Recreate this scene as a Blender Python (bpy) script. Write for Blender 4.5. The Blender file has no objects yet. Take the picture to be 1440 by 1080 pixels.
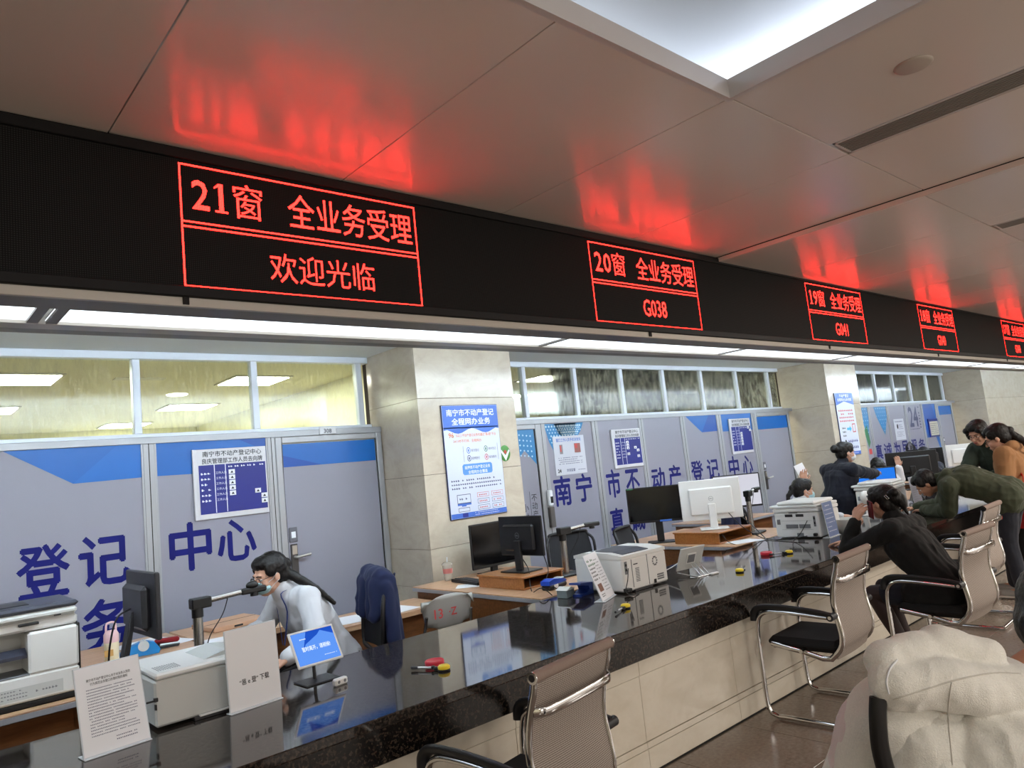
import bpy, bmesh, math, random
from mathutils import Vector, Matrix, Euler, noise
V = Vector
SC = bpy.context.scene
COL = SC.collection
# ---------------------------------------------------------------- camera
cam = bpy.data.cameras.new('camera')
camo = bpy.data.objects.new('camera', cam)
COL.objects.link(camo)
SC.camera = camo
yaw, pitch, roll, fpx = math.radians(41.987), math.radians(6.613), math.radians(-5.955), 1022.784
fw = V((math.sin(yaw)*math.cos(pitch), math.cos(yaw)*math.cos(pitch), math.sin(pitch)))
rt = V((math.cos(yaw), -math.sin(yaw), 0))
up = rt.cross(fw)
r2 = rt*math.cos(roll) + up*math.sin(roll)
u2 = -rt*math.sin(roll) + up*math.cos(roll)
m3 = Matrix((r2, u2, -fw)).transposed()
camo.matrix_world = Matrix.Translation((0, 0, 1.6)) @ m3.to_4x4()
cam.sensor_width = 36.0
cam.lens = fpx/1440.0*36.0
cam.clip_start = 0.02
# ---------------------------------------------------------------- world, lights, exposure
w = bpy.data.worlds.new('world'); SC.world = w; w.use_nodes = True
bg = w.node_tree.nodes['Background']; bg.inputs[0].default_value = (.8, .85, .9, 1); bg.inputs[1].default_value = 0.3
SC.view_settings.view_transform = 'Standard'
SC.view_settings.look = 'None'
SC.view_settings.gamma = 1.0
SC.view_settings.use_curve_mapping = False
SC.view_settings.exposure = 0.5
def area(name, loc, rot, sx, sy, power, color=(1, 1, 1)):
    l = bpy.data.lights.new(name, 'AREA'); l.shape = 'RECTANGLE'; l.size = sx; l.size_y = sy
    l.energy = power; l.color = color
    o = bpy.data.objects.new(name, l); COL.objects.link(o); o.location = loc; o.rotation_euler = rot
    return o
# unseen lamps added to brighten the hall (their frames are built with the ceiling)
ADDED_LAMPS = [(-2.5, -3.2), (2.0, -3.2), (6.5, -3.2), (11.0, -3.2), (15.5, -3.2), (8.0, -0.2), (13.0, -0.2), (18.0, -0.2)]
for hx, hy in ADDED_LAMPS:
    area('added_hall_lamp', (hx, hy, 2.895), (0, 0, 0), 1.1, 1.1, 66, (1, .93, .84))

area('added_hall_fill', (9, -5.8, 1.5), (math.radians(-90), 0, math.pi), 24, 2.2, 190, (1, .96, .9))  # unseen fill added to brighten ceiling and hall; no window is built
# ---------------------------------------------------------------- material helpers
MATS = {}
def srgb(r, g, b):
    f = lambda c: (c/255/12.92) if c/255 <= .04045 else ((c/255+.055)/1.055)**2.4
    return (f(r), f(g), f(b), 1)
def mat(name, col, rough=.5, metal=0, spec=.5, noise_amt=0, noise_scale=20, bump=0, bump_scale=60, coat=0, trans=0, alpha=1, sheen=0, ior=1.45):
    if name in MATS: return MATS[name]
    m = bpy.data.materials.new(name); m.use_nodes = True
    nt = m.node_tree; b = nt.nodes['Principled BSDF']
    c = srgb(*col) if max(col) > 1.01 else tuple(col)[:3]+(1,)
    b.inputs['Base Color'].default_value = c
    b.inputs['Roughness'].default_value = rough
    b.inputs['Metallic'].default_value = metal
    b.inputs['Specular IOR Level'].default_value = spec
    b.inputs['IOR'].default_value = ior
    b.inputs['Coat Weight'].default_value = coat
    b.inputs['Transmission Weight'].default_value = trans
    b.inputs['Alpha'].default_value = alpha
    b.inputs['Sheen Weight'].default_value = sheen
    if noise_amt or bump:
        tc = nt.nodes.new('ShaderNodeTexCoord')
    if noise_amt:
        n = nt.nodes.new('ShaderNodeTexNoise'); n.inputs['Scale'].default_value = noise_scale; n.inputs['Detail'].default_value = 5
        nt.links.new(tc.outputs['Object'], n.inputs['Vector'])
        r = nt.nodes.new('ShaderNodeValToRGB')
        r.color_ramp.elements[0].position = .3; r.color_ramp.elements[1].position = .7
        r.color_ramp.elements[0].color = tuple(x*(1-noise_amt) for x in c[:3])+(1,)
        r.color_ramp.elements[1].color = tuple(min(1, x*(1+noise_amt)) for x in c[:3])+(1,)
        nt.links.new(n.outputs['Fac'], r.inputs['Fac']); nt.links.new(r.outputs['Color'], b.inputs['Base Color'])
    if bump:
        n2 = nt.nodes.new('ShaderNodeTexNoise'); n2.inputs['Scale'].default_value = bump_scale; n2.inputs['Detail'].default_value = 3
        nt.links.new(tc.outputs['Object'], n2.inputs['Vector'])
        bp = nt.nodes.new('ShaderNodeBump'); bp.inputs['Strength'].default_value = bump; bp.inputs['Distance'].default_value = .01
        nt.links.new(n2.outputs['Fac'], bp.inputs['Height']); nt.links.new(bp.outputs['Normal'], b.inputs['Normal'])
    MATS[name] = m
    return m
def emit(name, col, strength):
    if name in MATS: return MATS[name]
    m = bpy.data.materials.new(name); m.use_nodes = True
    nt = m.node_tree; nt.nodes.remove(nt.nodes['Principled BSDF'])
    e = nt.nodes.new('ShaderNodeEmission'); e.inputs[0].default_value = tuple(col)[:3]+(1,); e.inputs[1].default_value = strength
    nt.links.new(e.outputs[0], nt.nodes['Material Output'].inputs[0])
    MATS[name] = m
    return m
def bands(name, stops, scale, coord='Object', rough=.2, detail=6, dist=0, spec=.5, bump=0, stretch=(1, 1, 1), rnoise=0):
    """stone-like: noise through a colour ramp"""
    m = bpy.data.materials.new(name); m.use_nodes = True
    nt = m.node_tree; b = nt.nodes['Principled BSDF']
    tc = nt.nodes.new('ShaderNodeTexCoord'); mp = nt.nodes.new('ShaderNodeMapping'); mp.inputs['Scale'].default_value = stretch
    nt.links.new(tc.outputs[coord], mp.inputs['Vector'])
    n = nt.nodes.new('ShaderNodeTexNoise'); n.inputs['Scale'].default_value = scale; n.inputs['Detail'].default_value = detail
    n.inputs['Distortion'].default_value = dist; n.inputs['Roughness'].default_value = .65
    nt.links.new(mp.outputs[0], n.inputs['Vector'])
    r = nt.nodes.new('ShaderNodeValToRGB'); cr = r.color_ramp
    cr.elements[0].position = stops[0][0]; cr.elements[0].color = srgb(*stops[0][1])
    cr.elements[1].position = stops[-1][0]; cr.elements[1].color = srgb(*stops[-1][1])
    for p, c in stops[1:-1]:
        e = cr.elements.new(p); e.color = srgb(*c)
    nt.links.new(n.outputs['Fac'], r.inputs['Fac']); nt.links.new(r.outputs['Color'], b.inputs['Base Color'])
    b.inputs['Roughness'].default_value = rough; b.inputs['Specular IOR Level'].default_value = spec
    if rnoise:
        n3 = nt.nodes.new('ShaderNodeTexNoise'); n3.inputs['Scale'].default_value = 2.0
        nt.links.new(tc.outputs['Object'], n3.inputs['Vector'])
        mr = nt.nodes.new('ShaderNodeMapRange'); mr.inputs['To Min'].default_value = rough; mr.inputs['To Max'].default_value = rough+rnoise
        nt.links.new(n3.outputs['Fac'], mr.inputs['Value']); nt.links.new(mr.outputs[0], b.inputs['Roughness'])
    if bump:
        bp = nt.nodes.new('ShaderNodeBump'); bp.inputs['Strength'].default_value = bump; bp.inputs['Distance'].default_value = .005
        nt.links.new(n.outputs['Fac'], bp.inputs['Height']); nt.links.new(bp.outputs['Normal'], b.inputs['Normal'])
    MATS[name] = m
    return m

# ---------------------------------------------------------------- mesh builder
_T = {}
def text_data(s, offset=0.0, fine=2):
    """triangulated flat lettering, unit em, from Blender's built-in typeface"""
    k = (s, offset, fine)
    if k in _T: return _T[k]
    cu = bpy.data.curves.new('lettering', 'FONT'); cu.body = s; cu.size = 1.0; cu.offset = offset; cu.resolution_u = fine
    cu.fill_mode = 'FRONT' if offset >= 0 else 'FRONT'
    o = bpy.data.objects.new('lettering', cu); COL.objects.link(o)
    dg = bpy.context.evaluated_depsgraph_get()
    me = bpy.data.meshes.new_from_object(o.evaluated_get(dg))
    vs = [v.co.copy() for v in me.vertices]; fs = [tuple(p.vertices) for p in me.polygons]
    bpy.data.objects.remove(o); bpy.data.curves.remove(cu); bpy.data.meshes.remove(me)
    if vs:
        x0 = min(v.x for v in vs); x1 = max(v.x for v in vs); y0 = min(v.y for v in vs); y1 = max(v.y for v in vs)
    else: x0 = x1 = y0 = y1 = 0
    _T[k] = (vs, fs, (x0, x1, y0, y1)); return _T[k]

class MB:
    def __init__(s, M=None):
        s.v = []; s.f = []; s.m = []; s.sm = []; s.mats = []; s.M = M or Matrix.Identity(4)
    def mi(s, m):
        if m not in s.mats: s.mats.append(m)
        return s.mats.index(m)
    def add(s, vs, fs, m, smooth=False, M=None):
        k = len(s.v); T = s.M if M is None else s.M @ M
        s.v += [T @ V(p) for p in vs]; i = s.mi(m)
        for f in fs: s.f.append([a+k for a in f]); s.m.append(i); s.sm.append(smooth)
    def box(s, lo, hi, m, b=0, M=None):
        lo = V(lo); hi = V(hi)
        c = (lo+hi)/2; h = (hi-lo)/2; h = V((abs(h.x), abs(h.y), abs(h.z)))
        if b <= 0:
            vs = [(c.x+x*h.x, c.y+y*h.y, c.z+z*h.z) for x in (-1, 1) for y in (-1, 1) for z in (-1, 1)]
            fs = [(0, 1, 3, 2), (4, 6, 7, 5), (0, 4, 5, 1), (2, 3, 7, 6), (0, 2, 6, 4), (1, 5, 7, 3)]
            s.add(vs, fs, m, M=M); return
        b = min(b, .45*h.x*2, .45*h.y*2, .45*h.z*2)
        vs = []; idx = {}
        for x in (-1, 1):
            for y in (-1, 1):
                for z in (-1, 1):
                    for ax in range(3):
                        p = [h.x-b, h.y-b, h.z-b]; p[ax] += b
                        idx[(x, y, z, ax)] = len(vs); vs.append((c.x+x*p[0], c.y+y*p[1], c.z+z*p[2]))
        fs = []
        sg = (-1, 1)
        for ax in range(3):
            o = [a for a in range(3) if a != ax]
            for d in sg:
                q = []
                for a, e in ((-1, -1), (1, -1), (1, 1), (-1, 1)):
                    t = [0, 0, 0]; t[ax] = d; t[o[0]] = a; t[o[1]] = e; q.append(idx[(*t, ax)])
                if (d > 0) == (ax == 1): q.reverse()
                fs.append(q)
        for ax in range(3):
            o = [a for a in range(3) if a != ax]
            for a in sg:
                for e in sg:
                    t0 = [0, 0, 0]; t0[ax] = -1; t0[o[0]] = a; t0[o[1]] = e
                    t1 = list(t0); t1[ax] = 1
                    q = [idx[(*t0, o[0])], idx[(*t1, o[0])], idx[(*t1, o[1])], idx[(*t0, o[1])]]
                    fs.append(q)
        for x in sg:
            for y in sg:
                for z in sg: fs.append([idx[(x, y, z, 0)], idx[(x, y, z, 1)], idx[(x, y, z, 2)]])
        s.add(vs, fs, m, M=M)
    def cyl(s, p0, p1, r0, m, r1=None, n=16, caps=True, smooth=True):
        p0 = V(p0); p1 = V(p1); r1 = r0 if r1 is None else r1
        d = (p1-p0).normalized(); a = d.orthogonal().normalized(); b = d.cross(a)
        vs = []
        for p, r in ((p0, r0), (p1, r1)):
            for i in range(n):
                t = 2*math.pi*i/n; vs.append(p+(a*math.cos(t)+b*math.sin(t))*r)
        s.add(vs, [(i, (i+1) % n, n+(i+1) % n, n+i) for i in range(n)], m, smooth)
        if caps: s.add(vs, [tuple(range(n))[::-1], tuple(range(n, 2*n))], m)
    def tube(s, pts, r, m, n=8, smooth=True, flat=None, closed=False):
        """tube along points; r number or list; flat=(w,h) gives a flattened section"""
        pts = [V(p) for p in pts]; N = len(pts); vs = []
        rs = r if isinstance(r, (list, tuple)) else [r]*N
        prev = None
        for i, p in enumerate(pts):
            t = (pts[min(i+1, N-1)]-pts[max(i-1, 0)]).normalized()
            a = (prev - t*prev.dot(t)) if prev is not None else (t.orthogonal() if abs(t.z) > .9 else V((0, 0, 1)) - t*t.z)
            if a.length < 1e-6: a = t.orthogonal()
            a.normalize(); prev = a; b = t.cross(a)
            for k in range(n):
                an = 2*math.pi*k/n
                if flat: vs.append(p + a*math.cos(an)*flat[1]*rs[i] + b*math.sin(an)*flat[0]*rs[i])
                else: vs.append(p+(a*math.cos(an)+b*math.sin(an))*rs[i])
        fs = [(i*n+k, i*n+(k+1) % n, (i+1)*n+(k+1) % n, (i+1)*n+k) for i in range(N-1) for k in range(n)]
        s.add(vs, fs, m, smooth)
        s.add(vs, [tuple(range(n))[::-1], tuple(range((N-1)*n, N*n))], m)
    def ell(s, c, r, m, nu=16, nv=10, R=None, smooth=True):
        c = V(c); vs = []
        R = R or Matrix.Identity(3)
        for j in range(nv+1):
            ph = math.pi*j/nv
            for i in range(nu):
                t = 2*math.pi*i/nu
                vs.append(c+R @ V((r[0]*math.sin(ph)*math.cos(t), r[1]*math.sin(ph)*math.sin(t), r[2]*math.cos(ph))))
        fs = [(j*nu+i, (j+1)*nu+i, (j+1)*nu+(i+1) % nu, j*nu+(i+1) % nu) for j in range(nv) for i in range(nu)]
        s.add(vs, fs, m, smooth)
    def prism(s, poly, axis, a, b, m, smooth=False):
        """poly: 2-D outline in the two other axes (in x,y,z order), extruded from a to b along axis"""
        o = [i for i in range(3) if i != axis]; n = len(poly); vs = []
        for t in (a, b):
            for p in poly:
                q = [0, 0, 0]; q[axis] = t; q[o[0]] = p[0]; q[o[1]] = p[1]; vs.append(tuple(q))
        s.add(vs, [(i, (i+1) % n, n+(i+1) % n, n+i) for i in range(n)], m, smooth)
        s.add(vs, [tuple(range(n))[::-1], tuple(range(n, 2*n))], m)
    def lathe(s, prof, m, c=(0, 0, 0), n=24, smooth=True):
        c = V(c); vs = []
        for r, z in prof:
            for i in range(n):
                t = 2*math.pi*i/n; vs.append(c+V((r*math.cos(t), r*math.sin(t), z)))
        fs = [(j*n+i, j*n+(i+1) % n, (j+1)*n+(i+1) % n, (j+1)*n+i) for j in range(len(prof)-1) for i in range(n)]
        s.add(vs, fs, m, smooth)
    def text(s, t, x, z, size, m, y=0.0, align='l', offset=0.0, sx=1.0, wide=None, fit=None):
        """lettering on the local XZ plane facing -Y; (x,z) lower left / centre of the line"""
        if offset > 0:      # heavier strokes: shifted copies of the letter shapes
            o = offset*.8
            for n_, (ax, az) in enumerate(((-o, 0), (o, 0), (0, o), (0, -o))):
                if fit:
                    fx, fz = (fit[2]-fit[0])/max(1, len(t))*1.05, (fit[3]-fit[1])*1.05
                    s.text(t, x, z, size, m, y-.00004*(n_+1), align, 0, sx, wide, (fit[0]+ax*fx+o*fx, fit[1]+az*fz+o*fz, fit[2]+ax*fx-o*fx, fit[3]+az*fz-o*fz))
                else: s.text(t, x+ax*size, z+az*size, size, m, y-.00004*(n_+1), align, 0, sx, wide)
            return
        vs, fs, (x0, x1, y0, y1) = text_data(t, offset)
        if not vs: return
        if fit: # fit=(x0,z0,x1,z1): stretch into the box
            kx = (fit[2]-fit[0])/(x1-x0); kz = (fit[3]-fit[1])/(y1-y0)
            s.add([(fit[0]+(p.x-x0)*kx, y, fit[1]+(p.y-y0)*kz) for p in vs], fs, m); return
        k = size*sx
        if wide: k = wide/(x1-x0)
        w = (x1-x0)*k
        dx = {'l': 0, 'c': -w/2, 'r': -w}[align]
        s.add([(x+dx+(p.x-x0)*k, y, z+p.y*size) for p in vs], fs, m)
    def poly(s, pts, m, y=0.0):
        """flat outline on the local XZ plane facing -Y"""
        s.add([(p[0], y, p[1]) for p in pts], [tuple(range(len(pts)))], m)
    def rect(s, x0, z0, x1, z1, m, y=0.0): s.poly([(x0, z0), (x1, z0), (x1, z1), (x0, z1)], m, y)
    def lines(s, x0, z0, x1, z1, n, m, y=0, seed=1, th=.5, chars=18, ragged=.3):
        """illegible small print: rows of short dashes"""
        rd = random.Random(seed); dz = (z1-z0)/n; cw = (x1-x0)/chars
        for j in range(n):
            zt = z1-(j+.2)*dz; x = x0; last = x1-(rd.random()*ragged*(x1-x0) if rd.random() < .3 else 0)
            while x < last-cw*.6:
                if rd.random() > .08:
                    a = rd.uniform(.0, .2)*th*dz
                    s.rect(x, zt-th*dz+a, x+cw*.42, zt-.0*dz-a*.5, m, y)
                    s.rect(x+cw*.42, zt-th*dz*.7, x+cw*.78, zt-th*dz*.45, m, y)
                x += cw
    def build(s, name, parent=None, loc=None, smooth_angle=None):
        me = bpy.data.meshes.new(name)
        me.from_pydata([tuple(v) for v in s.v], [], s.f)
        for m in s.mats: me.materials.append(m)
        me.polygons.foreach_set('material_index', s.m)
        me.polygons.foreach_set('use_smooth', s.sm)
        me.update()
        if len(s.f) < 20000:
            bm = bmesh.new(); bm.from_mesh(me); bmesh.ops.recalc_face_normals(bm, faces=bm.faces); bm.to_mesh(me); bm.free()
        o = bpy.data.objects.new(name, me); COL.objects.link(o)
        if parent: o.parent = parent
        if loc: o.location = loc
        return o
def fixnormals(o):
    bm = bmesh.new(); bm.from_mesh(o.data); bmesh.ops.recalc_face_normals(bm, faces=bm.faces); bm.to_mesh(o.data); bm.free()
def tag(o, label=None, cat=None, group=None, kind=None):
    if label: o['label'] = label
    if cat: o['category'] = cat
    if group: o['group'] = group
    if kind: o['kind'] = kind
    return o
def thing(name, label, cat, loc=(0, 0, 0), rz=0, group=None, kind=None, rx=0):
    o = bpy.data.objects.new(name, None); COL.objects.link(o); o.empty_display_size = .1
    o.location = loc; o.rotation_euler = (rx, 0, rz)
    return tag(o, label, cat, group, kind)
def kids(o): return [c for c in bpy.data.objects if c.parent == o]
def copy_tree(o, parent=None):
    c = o.copy(); COL.objects.link(c); c.parent = parent
    for ch in [x for x in bpy.data.objects if x.parent == o]:
        copy_tree(ch, c)
    return c
def inst(name, mesh, parent, loc, rot=None, scale=None):
    o = bpy.data.objects.new(name, mesh); COL.objects.link(o); o.parent = parent; o.location = loc
    if rot: o.rotation_euler = rot
    if scale: o.scale = scale
    return o
def part(name, parent, fn, *a, **k):
    b = MB(); fn(b); o = b.build(name, parent)
    return o
def spline(pts, n=6):
    pts = [V(p) for p in pts]; out = []
    for i in range(len(pts)-1):
        p0 = pts[max(i-1, 0)]; p1 = pts[i]; p2 = pts[i+1]; p3 = pts[min(i+2, len(pts)-1)]
        for k in range(n):
            t = k/n
            out.append(.5*((2*p1)+(-p0+p2)*t+(2*p0-5*p1+4*p2-p3)*t*t+(-p0+3*p1-3*p2+p3)*t**3))
    out.append(pts[-1]); return out
# ================================================================ MATERIALS
M_ceil = mat('ceiling_enamel', (226, 218, 210), rough=.23, spec=.5, ior=1.75)
M_ceil2 = mat('white_paint', (226, 230, 232), rough=.7)
M_lip = mat('cove_lip_paint', (205, 200, 198), rough=.4)
M_dark = mat('dark_gap', (22, 21, 20), rough=.8)
M_vent = mat('vent_aluminium', (150, 146, 140), rough=.5)
M_beige = bands('beige_travertine', [(.25, (170, 158, 140)), (.45, (180, 168, 151)), (.6, (186, 175, 158)), (.75, (174, 162, 144))], 4.5, rough=.12, dist=.6, detail=9, rnoise=.1, stretch=(1, 1, 1.6))
M_beige_c = bands('cream_marble', [(.25, (202, 192, 174)), (.45, (212, 203, 187)), (.6, (218, 210, 195)), (.75, (206, 197, 180))], 3.5, rough=.14, dist=.5, detail=9, rnoise=.08, stretch=(1, 1, 1.6))
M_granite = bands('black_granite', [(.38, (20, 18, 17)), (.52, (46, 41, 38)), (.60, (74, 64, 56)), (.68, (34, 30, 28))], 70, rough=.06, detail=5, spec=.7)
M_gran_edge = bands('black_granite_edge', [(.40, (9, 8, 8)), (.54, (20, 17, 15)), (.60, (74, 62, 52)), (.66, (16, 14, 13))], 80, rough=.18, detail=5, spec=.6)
M_tile = bands('brown_stone_tile', [(.3, (106, 92, 82)), (.5, (124, 110, 99)), (.7, (138, 124, 112))], 45, rough=.10, detail=8, spec=.5, rnoise=.14)
M_grout = mat('grout', (52, 44, 38), rough=.9)
M_frame = mat('partition_aluminium', (156, 157, 160), rough=.38, metal=.35)
M_wframe = mat('window_aluminium', (214, 220, 230), rough=.4, metal=.1)
M_film = mat('lavender_film', (138, 137, 149), rough=.32, spec=.4)
M_blue = mat('film_blue', (8, 92, 168), rough=.3)
M_blue2 = mat('film_deep_blue', (10, 72, 150), rough=.3)
M_navy = mat('film_navy', (17, 22, 98), rough=.45, spec=.2)
M_cream = mat('back_room_cream', (232, 230, 204), rough=.8)
M_creamc = mat('back_room_ceiling', (228, 224, 196), rough=.8)
M_black = mat('led_black', (9, 8, 9), rough=.45, spec=.3)
M_blackf = mat('led_frame_black', (17, 16, 17), rough=.5, spec=.3)
M_white = mat('white_paper', (226, 228, 232), rough=.6)
E_panel = emit('soffit_diffuser', (.84, .92, 1.0), 1.7)
E_back = emit('back_room_lamp', (1.0, 1.0, .84), 36.0)
E_hall = emit('added_lamp_diffuser', (1, .97, .9), 4)  # meant for the added hall lamps, not assigned to any mesh

def led_panel_mat():
    m = bpy.data.materials.new('led_matrix'); m.use_nodes = True; nt = m.node_tree; b = nt.nodes['Principled BSDF']
    tc = nt.nodes.new('ShaderNodeTexCoord'); mp = nt.nodes.new('ShaderNodeMapping'); mp.inputs['Scale'].default_value = (133.3,)*3
    nt.links.new(tc.outputs['Object'], mp.inputs[0])
    vo = nt.nodes.new('ShaderNodeTexVoronoi'); vo.inputs['Randomness'].default_value = 0; vo.inputs['Scale'].default_value = 1
    nt.links.new(mp.outputs[0], vo.inputs['Vector'])
    r = nt.nodes.new('ShaderNodeValToRGB'); r.color_ramp.elements[0].position = .2; r.color_ramp.elements[0].color = (.022, .021, .021, 1)
    r.color_ramp.elements[1].position = .4; r.color_ramp.elements[1].color = (.003, .003, .003, 1)
    nt.links.new(vo.outputs['Distance'], r.inputs[0]); nt.links.new(r.outputs[0], b.inputs['Base Color'])
    b.inputs['Roughness'].default_value = .6; b.inputs['Specular IOR Level'].default_value = .15
    return m
M_matrix = led_panel_mat()
def led_red():
    m = bpy.data.materials.new('led_red'); m.use_nodes = True; nt = m.node_tree; nt.nodes.remove(nt.nodes['Principled BSDF'])
    e = nt.nodes.new('ShaderNodeEmission'); e.inputs[0].default_value = (1, .014, .010, 1)
    tc = nt.nodes.new('ShaderNodeTexCoord'); sp = nt.nodes.new('ShaderNodeSeparateXYZ'); nt.links.new(tc.outputs['Object'], sp.inputs[0])
    def saw(o):
        a = nt.nodes.new('ShaderNodeMath'); a.operation = 'MULTIPLY'; a.inputs[1].default_value = 1/.00375; nt.links.new(o, a.inputs[0])
        f = nt.nodes.new('ShaderNodeMath'); f.operation = 'FRACT'; nt.links.new(a.outputs[0], f.inputs[0])
        c = nt.nodes.new('ShaderNodeMath'); c.operation = 'SUBTRACT'; c.inputs[1].default_value = .5; nt.links.new(f.outputs[0], c.inputs[0])
        d = nt.nodes.new('ShaderNodeMath'); d.operation = 'ABSOLUTE'; nt.links.new(c.outputs[0], d.inputs[0])
        g = nt.nodes.new('ShaderNodeMath'); g.operation = 'LESS_THAN'; g.inputs[1].default_value = .36; nt.links.new(d.outputs[0], g.inputs[0])
        return g.outputs[0]
    mu = nt.nodes.new('ShaderNodeMath'); mu.operation = 'MULTIPLY'; nt.links.new(saw(sp.outputs[0]), mu.inputs[0]); nt.links.new(saw(sp.outputs[2]), mu.inputs[1])
    st = nt.nodes.new('ShaderNodeMath'); st.operation = 'MULTIPLY'; st.inputs[1].default_value = 15.0; nt.links.new(mu.outputs[0], st.inputs[0])
    nt.links.new(st.outputs[0], e.inputs[1]); nt.links.new(e.outputs[0], nt.nodes['Material Output'].inputs[0])
    return m
M_red = led_red()
def glass_mat():
    m = bpy.data.materials.new('dusty_glass'); m.use_nodes = True; nt = m.node_tree; nt.nodes.remove(nt.nodes['Principled BSDF'])
    tr = nt.nodes.new('ShaderNodeBsdfTransparent'); tr.inputs[0].default_value = (.93, .96, .90, 1)
    gl = nt.nodes.new('ShaderNodeBsdfGlossy'); gl.inputs['Roughness'].default_value = .03
    df = nt.nodes.new('ShaderNodeBsdfTranslucent'); df.inputs[0].default_value = (.9, .92, .85, 1)
    fr = nt.nodes.new('ShaderNodeFresnel'); fr.inputs[0].default_value = 1.4
    m1 = nt.nodes.new('ShaderNodeMixShader'); nt.links.new(fr.outputs[0], m1.inputs[0]); nt.links.new(tr.outputs[0], m1.inputs[1]); nt.links.new(gl.outputs[0], m1.inputs[2])
    tc = nt.nodes.new('ShaderNodeTexCoord'); mp = nt.nodes.new('ShaderNodeMapping'); mp.inputs['Scale'].default_value = (9, 9, 2.2)
    nt.links.new(tc.outputs['Object'], mp.inputs[0])
    n = nt.nodes.new('ShaderNodeTexNoise'); n.inputs['Scale'].default_value = 4; n.inputs['Detail'].default_value = 8; n.inputs['Roughness'].default_value = .75
    nt.links.new(mp.outputs[0], n.inputs['Vector'])
    mr = nt.nodes.new('ShaderNodeMapRange'); mr.inputs['From Min'].default_value = .45; mr.inputs['From Max'].default_value = .85; mr.inputs['To Max'].default_value = .22
    nt.links.new(n.outputs[0], mr.inputs[0])
    m2 = nt.nodes.new('ShaderNodeMixShader'); nt.links.new(mr.outputs[0], m2.inputs[0]); nt.links.new(m1.outputs[0], m2.inputs[1]); nt.links.new(df.outputs[0], m2.inputs[2])
    nt.links.new(m2.outputs[0], nt.nodes['Material Output'].inputs[0])
    return m
M_glass = glass_mat()

# ================================================================ SETTING
XL, XR, YB, YW, YP, YC = -5.0, 26.0, -6.0, 5.95, 5.78, 5.15
ZC = 2.956
# ---- floor: real tiles where they can be told apart, one slab with drawn joints beyond
def tiled_mat():
    m = M_tile.copy(); m.name = 'brown_stone_tiles_far'; nt = m.node_tree; b = nt.nodes['Principled BSDF']
    src = b.inputs['Base Color'].links[0].from_socket
    tc = nt.nodes.new('ShaderNodeTexCoord'); mp = nt.nodes.new('ShaderNodeMapping'); mp.inputs['Location'].default_value = (-3.17+.0, -2.565, 0)
    nt.links.new(tc.outputs['Object'], mp.inputs[0])
    bk = nt.nodes.new('ShaderNodeTexBrick'); bk.offset = 0; bk.inputs['Scale'].default_value = 1; bk.inputs['Mortar Size'].default_value = .003
    bk.inputs['Brick Width'].default_value = .615; bk.inputs['Row Height'].default_value = .615; bk.inputs['Color2'].default_value = (1, 1, 1, 1); bk.inputs['Color1'].default_value = (1, 1, 1, 1); bk.inputs['Mortar'].default_value = (.35, .35, .35, 1)
    nt.links.new(mp.outputs[0], bk.inputs['Vector'])
    mx = nt.nodes.new('ShaderNodeMix'); mx.data_type = 'RGBA'; mx.blend_type = 'MULTIPLY'; mx.inputs[0].default_value = 1
    nt.links.new(src, mx.inputs[6]); nt.links.new(bk.outputs['Color'], mx.inputs[7]); nt.links.new(mx.outputs[2], b.inputs['Base Color'])
    return m
TX0, TX1, TY0 = 3.17-.615*3, 3.17+.615*11, 2.565-.615*5
b = MB()
mt = tiled_mat()
b.box((XL, YB, -.06), (TX0, 14, 0), mt); b.box((TX1, YB, -.06), (XR, 14, 0), mt)
b.box((TX0, YB, -.06), (TX1, TY0, 0), mt); b.box((TX0, 2.57, -.06), (TX1, 14, 0), mt)
b.box((TX0, TY0, -.06), (TX1, 2.57, -.004), M_grout)
floor = tag(b.build('floor'), kind='structure')
t = MB(); t.box((.0015, .0015, -.0035), (.6135, .6135, 0), M_tile, b=.0012); tile_o = t.build('floor_tile', floor, (TX0, TY0, 0))
tile_me = tile_o.data
for i in range(14):
    for j in range(5):
        if i or j: inst('floor_tile', tile_me, floor, (TX0+i*.615, TY0+j*.615, 0))

# ---- walls of the hall that stand outside the frame
def slab(name, lo, hi, m, kind='structure', parent=None):
    b = MB(); b.box(lo, hi, m); return tag(b.build(name, parent), kind=kind)
slab('wall_left', (XL-.1, YB, 0), (XL, 14, 3.5), M_cream)
slab('wall_right', (XR, YB, 0), (XR+.1, 14, 3.5), M_beige)
slab('wall_front', (XL, YB-.1, 0), (XR, YB, 3.5), mat('hall_wall', (205, 196, 182), rough=.6))

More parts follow.
